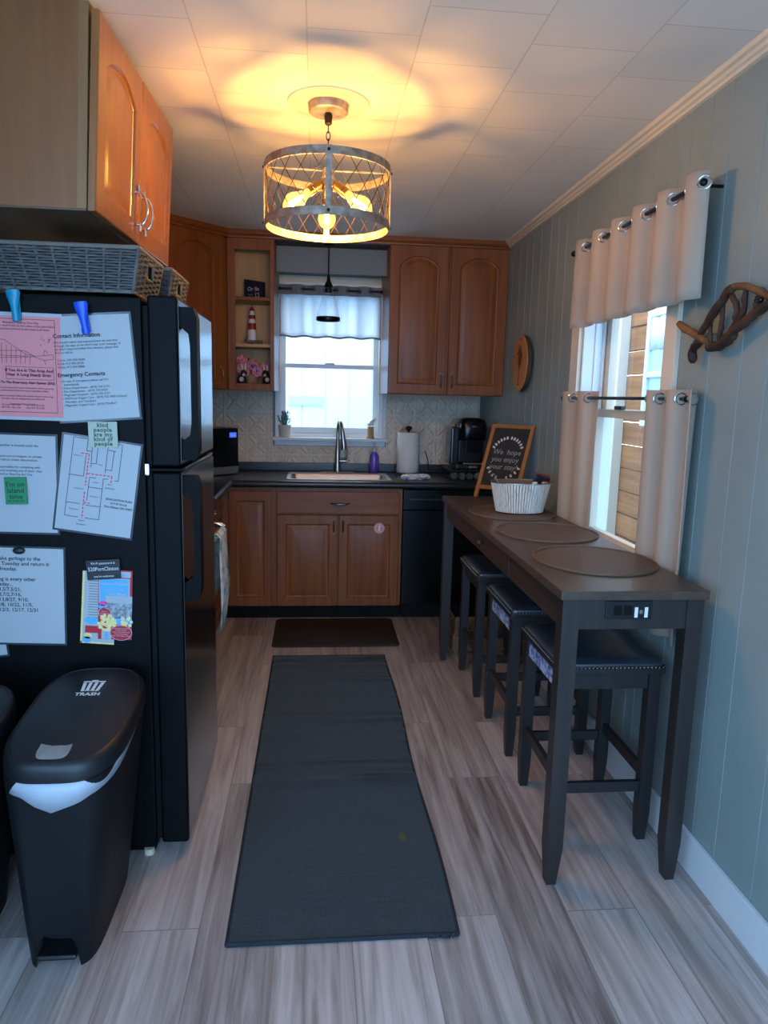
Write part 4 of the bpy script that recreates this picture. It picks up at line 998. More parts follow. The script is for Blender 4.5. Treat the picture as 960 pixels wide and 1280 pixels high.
# ------------------------------------------------------------------ bar table
TX0, TX1, TY0, TY1, TZ = .699, 1.144, 1.893, 3.845, .937
tb = thing('bar_table', 'long dark brown counter-height bar table along the right wall', 'table', (.925, 2.87, 0))
MB().box(TX0, TX1, TY0, TY1, TZ-.028, TZ, .004).build('tabletop', 'table_top', tb)
AI = .010
for x_, y_ in ((TX0+AI, TY0+AI), (TX1-AI-.05, TY0+AI), (TX0+AI, TY1-AI-.05), (TX1-AI-.05, TY1-AI-.05)):
    inx = 1 if x_ < .9 else -1; a, b = x_, x_+.05
    r = lambda z, k0, k1: [(a+k0, y_+.0, z), (b-k1, y_+.0, z), (b-k1, y_+.05, z), (a+k0, y_+.05, z)]
    s_ = .016; r0 = [(a+s_*.5, y_+s_*.4, 0), (b-s_*.8, y_+s_*.4, 0), (b-s_*.8, y_+.05-s_*.4, 0), (a+s_*.5, y_+.05-s_*.4, 0)] if inx > 0 else [(a+s_*.8, y_+s_*.4, 0), (b-s_*.5, y_+s_*.4, 0), (b-s_*.5, y_+.05-s_*.4, 0), (a+s_*.8, y_+.05-s_*.4, 0)]
    MB().loft([r0, r(.125, 0, 0), r(TZ-.029, 0, 0)]).build('leg', 'table', tb, smooth=20)
MB().box(TX0+AI+.05, TX1-AI-.05, TY0+AI+.008, TY0+AI+.028, .818, TZ-.028).build('end_rail', 'table', tb)
MB().box(TX0+AI+.05, TX1-AI-.05, TY1-AI-.028, TY1-AI-.008, .818, TZ-.028).build('end_rail', 'table', tb)
MB().box(TX1-AI-.03, TX1-AI-.008, TY0+.06, TY1-.06, .818, TZ-.028).build('side_rail', 'table_y', tb)
MB().box(TX0+AI+.008, TX0+AI+.028, TY0+.06, TY1-.06, .818, TZ-.028).build('side_rail', 'table_y', tb)
d = MB().box(TX0+AI+.005, TX0+AI+.008, 2.50, 3.30, .826, TZ-.032, .002).build('drawer', 'table_y', tb)
mb = MB(); kn = at(601, 673, 0, .70); mb.tube([(TX0+AI+.005, kn.y, .868), (TX0+AI-.010, kn.y, .868), (TX0+AI-.014, kn.y, .868), (TX0+AI-.026, kn.y, .868)], [.006, .006, .015, .011], 14); mb.build('knob', 'bronze', d)
op = MB().box(.838, .978, TY0+AI+.002, TY0+AI+.008, .850, .903, .002).build('outlet_panel', 'black_plastic', tb)
for sx_ in (.862, .893): MB().box(sx_, sx_+.024, TY0+AI-.0, TY0+AI+.002, .862, .890, .001).build('socket', 'black_matte', op)
for sx_ in (.924, .954): MB().box(sx_, sx_+.010, TY0+AI-.001, TY0+AI+.002, .855, .886, .001).build('usb_port', 'white_ink', op)
MB().box(.939, .949, TY0+AI-.001, TY0+AI+.002, .866, .878, .002).build('switch', 'nickel', op)

# placemats
def placemat(label, cx, cy, r=.205):
    o = thing('placemat', label, 'placemat', (cx, cy, TZ), 'round brown placemats on the bar table')
    MB().lathe([(r-.01, .0005), (r-.010, .003), (0.0, .0032)], (cx, cy, TZ), 56).build('pad', 'placemat', o)
    mb = MB(); mb.tube([(cx+(r-.004)*cos(2*pi*i/64), cy+(r-.004)*sin(2*pi*i/64), TZ+.0036) for i in range(64)], .0042, 8, closed=True, squash=.75); mb.build('edging', 'placemat_rim', o)
    o.scale = (1.0, 1.08, 1.0)
    return o
pm = placemat('round brown placemat at the near end of the bar table', .945, 2.275)
p2 = copy_tree(pm); p2.location = (.943, 2.775, TZ); p2['label'] = 'round brown placemat in the middle of the bar table'
p3 = copy_tree(pm); p3.location = (.932, 3.262, TZ); p3['label'] = 'round brown placemat under the whitewashed basket'

# stools
def stool(label, loc, blue):
    X0, X1, Y0, Y1 = -.180, .180, -.205, .205
    o = thing('bar_stool', label, 'stool', (0, 0, 0), 'backless bar stools under the table')
    lg = .040
    for x_, y_ in ((X0+.008, Y0+.008), (X1-.008-lg, Y0+.008), (X0+.008, Y1-.008-lg), (X1-.008-lg, Y1-.008-lg)):
        q = [(x_, y_), (x_+lg, y_), (x_+lg, y_+lg), (x_, y_+lg)]; cx, cy = x_+lg/2, y_+lg/2
        MB().loft([[(cx+(x-cx)*.72, cy+(y-cy)*.72, 0) for x, y in q], [(x, y, .10) for x, y in q], [(x, y, .60) for x, y in q]]).build('leg', 'stool', o, smooth=20)
    mb = MB(); mb.box(X0, X1, Y0, Y1, .598, .620, .003); mb.build('seat_frame', 'stool', o)
    mb = MB(); mb.box(X0+.05, X1-.05, Y0+.016, Y0+.034, .545, .598).box(X0+.05, X1-.05, Y1-.034, Y1-.016, .545, .598).box(X1-.034, X1-.016, Y0+.05, Y1-.05, .545, .598)
    if not blue: mb.box(X0+.016, X0+.034, Y0+.05, Y1-.05, .545, .598)
    mb.build('apron', 'stool', o)
    if blue:
        a = MB().box(X0+.016, X0+.034, Y0+.05, Y1-.05, .530, .598).build('side_apron', 'floral', o); a['label'] = 'blue floral side panel'
    mb = MB(); rings = []
    for d_, z in ((.004, .620), (.002, .626), (.004, .634), (.016, .642), (.05, .647), (.12, .650)): rings.append(rrect(X0+d_, X1-d_, Y0+d_, Y1-d_, z, .022, 4))
    mb.loft(rings); mb.build('cushion', 'leather', o)
    mb = MB()
    for i in range(27):
        u = i/26
        for x_, y_ in ((X0+.01+(X1-X0-.02)*u, Y0-.0005), (X0-.0005, Y0+.01+(Y1-Y0-.02)*u), (X1+.0005, Y0+.01+(Y1-Y0-.02)*u)): mb.sphere((x_, y_, .6225), .0048, u=8, v=5)
    mb.build('nailheads', 'nail', o)
    MB().box(X0+.045, X1-.045, Y0+.019, Y0+.037, .175, .212, .002).build('stretcher', 'stool', o)
    MB().box(X0+.045, X1-.045, Y1-.037, Y1-.019, .180, .217, .002).build('stretcher', 'stool', o)
    MB().box(X0+.019, X0+.037, Y0+.045, Y1-.045, .205, .245, .002).build('stretcher', 'stool', o)
    MB().box(X1-.037, X1-.019, Y0+.045, Y1-.045, .215, .255, .002).build('stretcher', 'stool', o)
    o.location = loc; return o
s3 = stool('dark bar stool with nailhead seat, the nearest of the three under the table', (.962, 2.305, 0), True)
s2 = copy_tree(s3); s2.location = (.966, 2.885, 0); s2['label'] = 'dark bar stool with nailhead seat, the middle one under the table'
s1 = stool('dark bar stool with plain wood rails, the farthest one under the table', (.962, 3.475, 0), False)

# low crate on the floor under the far end of the table
cr = thing('wooden_crate', 'low brown wooden crate with lattice band on the floor behind the stools', 'crate', (.99, 3.98, 0))
cy0, cy1, cx0, cx1 = 3.88, 4.20, .80, 1.17
mb = MB(); mb.box(cx0, cx1, cy0, cy0+.012, .02, .11, .002).box(cx0, cx1, cy1-.012, cy1, .02, .11, .002).box(cx0, cx0+.012, cy0+.012, cy1-.012, .02, .11, .002).box(cx1-.012, cx1, cy0+.012, cy1-.012, .02, .11, .002).box(cx0+.012, cx1-.012, cy0+.012, cy1-.012, .02, .03)
mb.build('box', 'crate', cr)
mb = MB(); mb.box(cx0, cx1, cy0, cy0+.012, .205, .222, .002).box(cx0, cx0+.012, cy0, cy1, .205, .222, .002).box(cx1-.012, cx1, cy0, cy1, .205, .222, .002)
i = 0
while cx0+.03*i < cx1-.02:
    x_ = cx0+.03*i; mb.tube([(x_+.005, cy0+.006, .11), (x_+.045 if x_+.045 < cx1 else cx1-.004, cy0+.006, .21)], .005, 6).tube([(x_+.045 if x_+.045 < cx1 else cx1-.004, cy0+.008, .11), (x_+.005, cy0+.008, .21)], .005, 6); i += 1
mb.build('lattice', 'crate', cr)
mb = MB()
for x_, y_ in ((cx0+.012, cy0+.013), (cx1-.032, cy0+.013), (cx0+.012, cy1-.033), (cx1-.032, cy1-.033)): mb.box(x_, x_+.02, y_, y_+.02, 0, .215)
mb.build('post', 'crate', cr)

# chalkboard sign leaning in the corner of the table
SA, STH, SL, SW = R(40), R(27), .44, .255
sv = Vector((cos(SA), -sin(SA), 0)); sb = Vector((sin(SA), cos(SA), 0)); su = sin(STH)*sb+cos(STH)*Vector((0, 0, 1)); sn = sv.cross(su).normalized()
so = Vector((.868, 3.80, TZ+.001))
if sn.y > 0: sn = -sn
sg = thing('chalkboard_sign', 'wood framed chalkboard welcome sign leaning at the far end of the bar table', 'sign', (0, 0, 0))
def sbox(mb, u0, u1, v0, v1, d0, d1, bev=.0):
    n0 = len(mb.bm.verts); mb.box(u0, u1, d0, d1, v0, v1, bev)
    return mb
mb = MB(); fwid = .022
sbox(mb, 0, fwid, 0, SL, -.009, .009, .002); sbox(mb, SW-fwid, SW, 0, SL, -.009, .009, .002); sbox(mb, fwid, SW-fwid, SL-fwid, SL, -.009, .009, .002); sbox(mb, fwid, SW-fwid, .052, .052+fwid, -.009, .009, .002)
mb.build('frame', 'chalk_frame', sg)
mb = MB(); sbox(mb, fwid-.004, SW-fwid+.004, .07, SL-fwid+.004, -.003, .004); mb.build('board', 'chalk', sg)
text('lettering', 'We  hope\nyou enjoy\nyour stay!', 'chalk_gray', sg, SW/2, -.0036, .262, .044, 'CENTER', ls=1.0, shear=.1, sx=.92)
mb = MB()
def leafy(cx, cz, a0, a1, r_, n):
    for i in range(n):
        a = a0+(a1-a0)*i/(n-1); p = Vector((cx+r_*cos(a), -.0045, cz+r_*1.15*sin(a)))
        for sd in (-1, 1):
            b = a+pi/2+sd*.75; q = p+Vector((cos(b)*.013, 0, sin(b)*.013)); mb.sphere(((p.x+q.x)/2, -.0042, (p.z+q.z)/2), .0052, sx=1, sy=.15, sz=1, u=8, v=6)
        mb.sphere(p, .003, sy=.3, u=6, v=5)
leafy(SW/2, .255, R(28), R(82), .093, 6); leafy(SW/2, .255, R(98), R(152), .093, 6); leafy(SW/2, .235, R(208), R(252), .10, 4); leafy(SW/2, .235, R(288), R(332), .10, 4)
mb.build('wreath', 'chalk_ink', sg)
sg.matrix_world = Matrix((( sv.x, -sn.x, su.x, so.x), (sv.y, -sn.y, su.y, so.y), (sv.z, -sn.z, su.z, so.z), (0, 0, 0, 1)))

# whitewashed basket with wire handles, things in it
bx, by, bz = .972, 3.275, TZ+.0085
bk = thing('whitewashed_basket', 'oval whitewashed ribbed basket with wire handles on the far placemat', 'basket', (bx, by, bz))
def ov(t_, d_, n=72): return [(bx+(.110+.030*t_+d_)*cos(2*pi*i/n), by+(.082+.022*t_+d_)*sin(2*pi*i/n), bz+.14*t_) for i in range(n)]
mb = MB(); mb.loft([ov(0, -.002), ov(.5, -.002), ov(1, -.002), ov(1, -.006), ov(.5, -.006), ov(.04, -.006)]); mb.build('shell', 'basket_brown', bk, smooth=60)
mb = MB(); NS = 62
for i in range(NS):
    a0, a1 = 2*pi*(i+.14)/NS, 2*pi*(i+.86)/NS
    def sl(a, t_, d_): return (bx+(.110+.030*t_+d_)*cos(a), by+(.082+.022*t_+d_)*sin(a), bz+.001+.139*t_)
    mb.loft([[sl(a0, t_, -.002), sl(a0, t_, .003), sl(.5*(a0+a1), t_, .0042), sl(a1, t_, .003), sl(a1, t_, -.002)] for t_ in (0, .5, 1)])
mb.build('slats', 'whitewash', bk, smooth=0)
mb = MB(); mb.tube([(bx+.143*cos(2*pi*i/48), by+.107*sin(2*pi*i/48), bz+.141) for i in range(48)], .003, 6, closed=True)
for sg_ in (-1, 1):
    mb.tube([(bx+sg_*(.128+.012*sin(a)), by-.038*cos(a) - .03, bz+.135+.045*sin(a)) for a in [pi*i/12 for i in range(13)]], .0026, 6)
mb.build('wire_handle', 'nickel', bk)
bi = MB(); bi.obox((bx+.085, by-.012, bz+.125), .075, .022, .10, (R(12), R(18), R(10)), .004)
it = thing('dark_wallet', 'dark red edged folded case standing in the whitewashed basket', 'case', (bx+.085, by-.012, bz+.08))
bi.build('cover', 'navy', it); mb = MB(); mb.obox((bx+.0995, by-.0135, bz+.1755), .073, .026, .006, (R(12), R(18), R(10)), .002); mb.build('edge', mat('dark_red_edge', (150, 40, 46), rough=.5), it)
for (dx_, dy_, m_, rr_, lab, nm, cat) in ((.055, -.045, 'white_ink', .014, 'small white cap among the things in the whitewashed basket', 'bottle_cap', 'cap'),
                                          (.110, -.02, 'burlap', .018, 'tan cork stopper beside the case in the whitewashed basket', 'cork_stopper', 'cork')):
    mb = MB(); mb.lathe([(rr_*.9, 0), (rr_, .01), (rr_, .05), (rr_*.8, .058)], (bx+dx_, by+dy_, bz+.088), 16); tag(mb.build(nm, m_, loc=(bx+dx_, by+dy_, bz+.088)), lab, cat)
it2 = MB(); it2.obox((bx-.01, by, bz+.05), .17, .10, .07, (0, 0, .1), .01); tag(it2.build('folded_napkin', 'cloth', loc=(bx-.01, by, bz+.015)), 'folded patterned napkin lying at the bottom of the whitewashed basket', 'napkin')

# ------------------------------------------------------------------ wall decorations
P_ = Vector((XR-.028, 4.06, 1.68))
pq = thing('round_wall_plaque', 'round wood slice plaque with a burnt tree drawing on the right wall', 'plaque', P_)
mb = MB(); n = 48; Rr = lambda i: .157*(1+.012*sin(3*2*pi*i/n)+.008*sin(7*2*pi*i/n))
mb.loft([[(P_.x+dx_, P_.y+1.18*k*Rr(i)*cos(2*pi*i/n), P_.z+k*Rr(i)*sin(2*pi*i/n)) for i in range(n)] for dx_, k in ((.012, .99), (.010, 1.0), (-.010, 1.0), (-.012, .985))]); mb.build('slice', 'plaque', pq)
mb = MB(); mb.loft([[(P_.x+dx_, P_.y+1.18*1.006*Rr(i)*cos(2*pi*i/n), P_.z+1.006*Rr(i)*sin(2*pi*i/n)) for i in range(n)] for dx_ in (.011, -.009)], False, False); mb.build('bark', 'bark', pq)
mb = MB(); fx_ = P_.x-.0125
mb.prism([(fx_, P_.y+a, P_.z+b) for a, b in ((.006, -.12), (-.006, -.12), (-.005, -.01), (.008, -.01))], (-.001, 0, 0))
mb.prism([(fx_, P_.y+.045*cos(2*pi*i/18)*(1+.25*sin(5*i)), P_.z+.03+.062*sin(2*pi*i/18)*(1+.2*cos(4*i))) for i in range(18)], (-.001, 0, 0))
mb.tube([(fx_, P_.y+.018, P_.z-.123), (fx_, P_.y-.018, P_.z-.123)], .003, 6).tube([(fx_, P_.y-.004, P_.z+.125), (fx_, P_.y-.004, P_.z+.14)], .004, 6).tube([(fx_, P_.y+.06, P_.z+.045), (fx_, P_.y+.03, P_.z+.065), (fx_, P_.y+.02, P_.z+.1)], .005, 6)
mb.build('drawing', 'burn', pq); pq.rotation_euler = (R(6), 0, R(-3.5))

# driftwood fish
FXX = 1.160
fp = lambda cx, cy, dx_=0: at(840+cx/8, 330+cy/8, 0, FXX+dx_)
fish = thing('driftwood_fish', 'fish shaped driftwood wall hanging at the right edge', 'wall hanging', fp(300, 770))
def stick(pts, r_, m='drift', name='stick', dx_=0):
    P2 = [fp(x, y, dx_) for x, y in pts]; out = []; rr_ = []
    for a, b in zip(P2, P2[1:]):
        for k in range(4): out.append(a.lerp(b, k/4))
    out.append(P2[-1]); n_ = len(out); random.seed(int(pts[0][0]+pts[0][1]))
    out = [p+Vector((random.uniform(-.002, .002), random.uniform(-.0015, .0015), random.uniform(-.0015, .0015))) for p in out]
    rad = [r_*(1+random.uniform(-.13, .13))*(.75 if i in (0, n_-1) else 1) for i in range(n_)]
    return MB().tube(out, rad, 9).build(name, m, fish, smooth=70)
stick([(75, 600), (190, 680), (340, 775)], .0125, 'drift_lt', 'tail_stick')
stick([(205, 985), (200, 870), (260, 790), (300, 740)], .0130, 'drift', 'tail_stick', .006)
stick([(285, 695), (420, 490), (560, 270), (610, 235)], .0125, 'drift', 'back_stick')
stick([(615, 220), (760, 225), (890, 280), (1010, 345), (1120, 400), (1250, 420)], .0105, 'drift_lt', 'back_stick')
stick([(355, 835), (480, 810), (640, 650), (800, 520), (960, 400), (1130, 330), (1250, 400)], .0135, 'drift', 'belly_stick')
stick([(360, 850), (480, 835), (580, 770), (640, 690)], .0100, 'drift', 'belly_stick', .008)
for pts, r_ in (([(385, 555), (388, 680), (392, 800)], .0062), ([(505, 375), (492, 600), (478, 770)], .0078), ([(590, 285), (655, 430), (635, 570), (570, 700)], .0085), ([(738, 250), (720, 470), (650, 610), (550, 735)], .0080), ([(875, 320), (850, 380), (845, 455)], .0095)):
    stick(pts, r_, 'drift', 'rib', .008)
e_ = fp(885, 358, -.01); MB().sphere(e_, .0085, u=12, v=8).build('eye', 'black_gloss', fish)
nl = fp(300, 770); fish_hang = MB().cyl((FXX+.004, nl.y-.02, nl.z+.02), (XR+.005, nl.y-.02, nl.z+.02), .003).cyl((FXX+.004, nl.y-.30, nl.z+.11), (XR+.005, nl.y-.30, nl.z+.11), .003).build('hanger_nail', 'nickel', fish)

# ------------------------------------------------------------------ curtains
def curtain(name, label, axis, a0, a1, base, z0, z1, waves, amp, m, rod_z, band=None, group=None, flare=0.0, phase=0.0, grom=True, zig=.55, hang=0.0, cat='curtain', side=-1):
    """wavy grommet panel along `axis` between a0 and a1, hanging around a rod at `base`"""
    n = int(waves*24); rows = 10
    o = thing(name, label, cat, ((base, (a0+a1)/2, z0) if axis == 'y' else ((a0+a1)/2, base, z0)), group)
    def prof(t, zt):
        s_ = sin(2*pi*waves*t+phase); s_ = math.copysign(abs(s_)**zig, s_)
        return s_*amp*(1+flare*(1-zt))+hang*(1-zt)*sin(2*pi*waves*t*.5+1)
    def P(t, zt):
        a = a0+(a1-a0)*t; d = base+prof(t, zt); z = z0+(z1-z0)*zt+.006*sin(2*pi*waves*t+phase+.6)*(1-zt)
        return (d, a, z) if axis == 'y' else (a, d, z)
    def grid(za, zb, mm, nm, off=0.0):
        mb = MB(); rings = []
        for k in range(rows+1): rings.append([P(i/n, za+(zb-za)*k/rows) for i in range(n+1)])
        mb.loft(rings, False, False, closed=False); return mb.build(nm, mm, o, smooth=60, solid=.0022)
    if band: grid(.035, 1-band, m, 'panel'); grid(1-band, 1, 'sheer_band', 'top_band'); grid(0, .035, 'sheer_band', 'hem'); 
    else: grid(0, 1, m, 'panel')
    if grom:
        zt = (rod_z-z0)/(z1-z0); k = 0
        kk = int(waves*2)+1
        for k in range(-1, kk+1):
            t = (k*pi-phase)/(2*pi*waves)
            if not .005 < t < .995: continue
            e1, e2 = Vector(P(max(0, t-.006), zt)), Vector(P(min(1, t+.006), zt)); tan_ = (e2-e1).normalized(); nrm = tan_.cross(Vector((0, 0, 1)))
            mb = MB(); c_ = Vector(P(t, zt)); c_.z = rod_z; mb.torus(c_, .0185, .0035, tuple(nrm), 22, 8); mb.build('grommet', 'ring', o)
    return o
def rod(name, label, axis, a0, a1, base, z, wall, r_=.0075):
    mb = MB(); P = (lambda a, d=0, zz=0: Vector((base+d, a, z+zz))) if axis == 'y' else (lambda a, d=0, zz=0: Vector((a, base+d, z+zz)))
    o = thing(name, label, 'curtain rod', P((a0+a1)/2), 'black curtain rods')
    mb.tube([P(a0), P(a1)], r_, 12); mb.build('bar', 'rod', o)
    for a, sg_ in ((a0, -1), (a1, 1)): MB().sphere(P(a+sg_*.006), r_*1.7, u=12, v=8).build('end_cap', 'rod', o)
    for a in (a0+.02, a1-.02): MB().tube([P(a), P(a, wall-base)], r_*.7, 8).build('bracket', 'rod', o)
    return o
RB = 1.125
curtain('window_valance', 'taupe grommet valance across the top of the side window', 'y', 2.095, 3.11, RB, 1.785, 2.145, 5.5, .024, 'curtain', 2.112, phase=pi*.9, flare=.3, zig=.6)
rod('curtain_rod', 'black rod carrying the taupe valance of the side window', 'y', 2.115, 3.17, RB, 2.112, XR)
curtain('cafe_curtain', 'taupe lower curtain panel at the near side of the side window', 'y', 2.085, 2.46, 1.160, .70, 1.515, 2.6, .026, 'curtain', 1.486, phase=pi*1.5, flare=-.45, group='taupe cafe curtains')
curtain('cafe_curtain', 'taupe lower curtain panel at the far side of the side window', 'y', 2.93, 3.31, 1.160, .70, 1.515, 2.0, .026, 'curtain', 1.486, phase=pi*.5, flare=-.45, group='taupe cafe curtains')
rod('curtain_rod', 'black rod carrying the lower taupe curtains of the side window', 'y', 2.165, 3.29, 1.160, 1.486, XR, .0065)
curtain('sheer_valance', 'pale gray valance over the sink window, lit from behind', 'x', -.256, .446, 5.075, 1.862, 2.215, 4.5, .017, 'sheer', 2.185, band=.19, flare=.35, zig=.7)
rod('curtain_rod', 'black rod carrying the pale valance of the sink window', 'x', -.252, .440, 5.075, 2.185, YB-.026, .0075)

# ------------------------------------------------------------------ pendant light over the sink
px_, py_ = .072, 4.69
pn = thing('pendant_light', 'small glass pendant light hanging over the sink', 'pendant light', (px_, py_, 1.95))
ZP = -.022
MB().lathe([(.03, 2.396), (.033, 2.399), (.033, 2.4045)], (px_, py_, 0), 24).build('canopy', 'rod', pn)
MB().cyl((px_, py_, 2.215), (px_, py_, 2.397), .0042, n=8).build('cord', 'rod', pn)
MB().lathe([(.006, 2.245), (.009, 2.235), (.012, 2.21), (.030, 2.175), (.030, 2.168), (.022, 2.166), (.022, 2.135), (.012, 2.130)], (px_, py_, ZP), 24).build('socket', 'rod', pn)
sd = MB().lathe([(.026, 2.166), (.034, 2.13), (.055, 2.06), (.072, 2.0), (.074, 1.975), (.071, 1.975), (.069, 2.0), (.052, 2.06), (.031, 2.13), (.024, 2.162)], (px_, py_, ZP), 36, cap=False).build('shade', 'clear', pn)
MB().lathe([(.0745, 1.962), (.0765, 1.964), (.0765, 1.984), (.0745, 1.986), (.0705, 1.984), (.0705, 1.964), (.0745, 1.962)], (px_, py_, ZP), 36, cap=False).build('shade_ring', 'rod', sd)
mb = MB(); mb.lathe([(.010, 2.132), (.013, 2.11), (.022, 2.075), (.020, 2.05), (.008, 2.035), (0.0, 2.034)], (px_, py_, ZP), 20); mb.build('bulb', 'clear', pn)

# ------------------------------------------------------------------ chandelier
cx, cy = .033, 2.583; RD = .2135; ZTOP, ZBOT = 2.215, 2.035
ch = thing('drum_chandelier', 'round wire lattice drum chandelier with three lit bulbs', 'chandelier', (cx, cy, 2.0))
MB().lathe([(.0, 2.4345), (.135, 2.4345), (.138, 2.437), (.138, 2.4395)], (cx, cy, 0), 48).build('ceiling_plate', mat('medallion_plastic', (206, 196, 180), rough=.5), ch)
MB().lathe([(.0, 2.408), (.062, 2.408), (.066, 2.411), (.068, 2.4344)], (cx, cy, 0), 40).build('canopy', 'galv', ch)
mb = MB(); mb.lathe([(.010, 2.409), (.014, 2.400), (.012, 2.375), (.006, 2.37)], (cx, cy, 0), 16)
mb.build('stem', 'bronze', ch)
mb = MB(); z = 2.372; k = 0
while z > ZTOP+.05:
    pts = []
    for i in range(16):
        a = 2*pi*i/16; u, v = .0062*cos(a), .0145*sin(a); pts.append((cx+(u if k % 2 else 0), cy+(0 if k % 2 else u), z-.012+v))
    mb.tube(pts, .0018, 6, closed=True); z -= .023; k += 1
mb.build('chain', 'bronze', ch)
mb = MB(); zh = z-.004
mb.cyl((cx, cy, zh+.012), (cx, cy, 2.19), .0055).lathe([(.012, 2.235), (.020, 2.225), (.022, 2.205), (.030, 2.195), (.030, 2.175), (.018, 2.165), (.014, 2.14), (.004, 2.135)], (cx, cy, 0), 24)
mb.build('hub', 'nickel', ch)
def ringband(za, zb):
    mb = MB(); mb.lathe([(RD, za), (RD, zb), (RD-.004, zb), (RD-.004, za), (RD, za)], (cx, cy, 0), 72, cap=False); return mb
tr = ringband(ZTOP, ZTOP+.026).build('top_ring', 'galv', ch); br_ = ringband(ZBOT, ZBOT+.026).build('bottom_ring', 'galv', ch)
for k in range(4):
    a = -pi/2+k*pi/2; er, et = Vector((cos(a), sin(a), 0)), Vector((-sin(a), cos(a), 0)); mb = MB()
    c_ = Vector((cx, cy, (ZBOT+ZTOP+.026)/2)); mb.obox(c_+er*(RD+.0015), .0022, .019, ZTOP-ZBOT+.026, (0, 0, a)); s_ = mb.build('strap', 'galv', ch)
    for zz in (ZBOT+.013, ZTOP+.013): q = Vector((cx, cy, zz))+er*(RD+.003); MB().sphere(q, .0055, u=10, v=6).build('rivet', 'bronze', s_)
    mb = MB(); zz = ZTOP+.018; mb.obox(Vector((cx, cy, zz-.006))+er*(RD/2), RD, .010, .003, (0, R(0), a)); mb.build('spider_arm', 'galv', ch)
mb = MB(); NW = 22
for k in range(NW):
    for sg_ in (-1, 1):
        a0 = 2*pi*(k+.5)/NW; tw = sg_*2*pi*2/NW
        mb.tube([(cx+(RD-.002)*cos(a0+tw*s_/6), cy+(RD-.002)*sin(a0+tw*s_/6), ZBOT+.012+(ZTOP+.002-ZBOT)*s_/6) for s_ in range(7)], .0013, 5)
mb.build('wire_lattice', 'wire', ch)
BULBS = []
for k, a in enumerate((R(90), R(210), R(330))):
    er = Vector((cos(a), sin(a), 0)); dr_ = (er*cos(R(38))-Vector((0, 0, 1))*sin(R(38))).normalized(); h0 = Vector((cx, cy, 2.188))+er*.02
    mb = MB(); mb.tube([h0, h0+dr_*.02, h0+dr_*.022, h0+dr_*.072], [.010, .010, .0165, .0165], 16); sk_ = mb.build('socket', 'socket', ch)
    b0 = h0+dr_*.072; mb = MB(); pr_ = [(0, .013), (.012, .014), (.035, .022), (.058, .031), (.075, .0325), (.092, .027), (.106, .014), (.110, .004)]
    mb.tube([b0+dr_*s_ for s_, _ in pr_], [r_ for _, r_ in pr_], 20); bu = mb.build('bulb', 'bulb_glass', sk_, smooth=60)
    mb = MB(); e1 = dr_.orthogonal().normalized(); e2 = dr_.cross(e1)
    for j in range(5):
        b_ = 2*pi*j/5; o1 = (e1*cos(b_)+e2*sin(b_))*.007; mb.tube([b0+dr_*.028+o1*.7, b0+dr_*.088+o1*1.3], .0022, 6)
    mb.build('filament', 'filament', bu)
    BULBS.append(b0+dr_*.06)
for p in BULBS:
    l = bpy.data.lights.new('bulb_light', 'POINT'); l.energy = BULB_W; l.color = BULB_COL; l.shadow_soft_size = .02
    lo_ = bpy.data.objects.new('bulb_light', l); lo_.location = p; COL.objects.link(lo_)

# ------------------------------------------------------------------ things on the worktop
p = at(465, 591, 2, ZT); sx_, sy_ = .420, 5.085
t = thing('soap_bottle', 'purple pump soap bottle right of the faucet', 'soap bottle', (sx_, sy_, ZT))
MB().lathe([(.030, .001), (.034, .006), (.034, .115), (.028, .135), (.014, .15), (.014, .156)], (sx_, sy_, ZT), 24, sx=1.0, sy=.75).build('bottle', 'purple', t)
MB().lathe([(.016, .153), (.017, .158), (.017, .178), (.008, .184), (.005, .188), (.005, .222), (.004, .224)], (sx_, sy_, ZT), 18).box(sx_-.024, sx_+.010, sy_-.008, sy_+.008, ZT+.221, ZT+.233, .003).build('pump', 'clear_plastic', t)
tx, ty = .655, 5.02
t = thing('paper_towel_holder', 'upright paper towel holder with black knob beside the sink', 'paper towel holder', (tx, ty, ZT))
MB().lathe([(.088, .0005), (.092, .004), (.090, .012), (.0, .014)], (tx, ty, ZT), 36).build('base', 'nickel', t)
MB().lathe([(.007, .013), (.007, .315), (.006, .318)], (tx, ty, ZT), 14).build('post', 'rod', t)
mb = MB(); mb.sphere((tx, ty, ZT+.330), .026, sz=.62, u=20, v=12).lathe([(.008, .308), (.016, .318), (.012, .325)], (tx, ty, ZT), 16); mb.build('knob', 'black_gloss', t)
mb = MB(); mb.lathe([(.022, .0165), (.078, .0165), (.0795, .020), (.0795, .296), (.078, .299), (.022, .299), (.022, .0165)], (tx, ty, ZT), 48, cap=False)
tag(mb.build('paper_towel_roll', 'towel_paper', loc=(tx, ty, ZT+.0165)), 'white paper towel roll on the holder in front of the backsplash', 'paper towel roll')
c0 = at(519, 599, 2, ZT); mb = MB()
random.seed(4); nx, ny = 18, 10; layers = []
for L_ in range(3):
    g = [[(c0.x-.088+.176*i/nx+.012*sin(j*.6+L_), c0.y-.055+.11*j/ny+.010*sin(i*.5+L_*2)+.05*(i/nx-.5), ZT+.004+.007*L_+.0035*sin(i*.9+L_)*cos(j*.8)+.004*(i/nx)+(.004*L_ if 0 < j < ny else -.002)) for i in range(nx+1)] for j in range(ny+1)]
    mb.loft(g, False, False, closed=False)
tag(mb.build('dish_cloth', 'cloth', loc=(c0.x, c0.y, ZT), solid=.004), 'folded white and purple dish cloth on the worktop by the dishwasher', 'cloth')
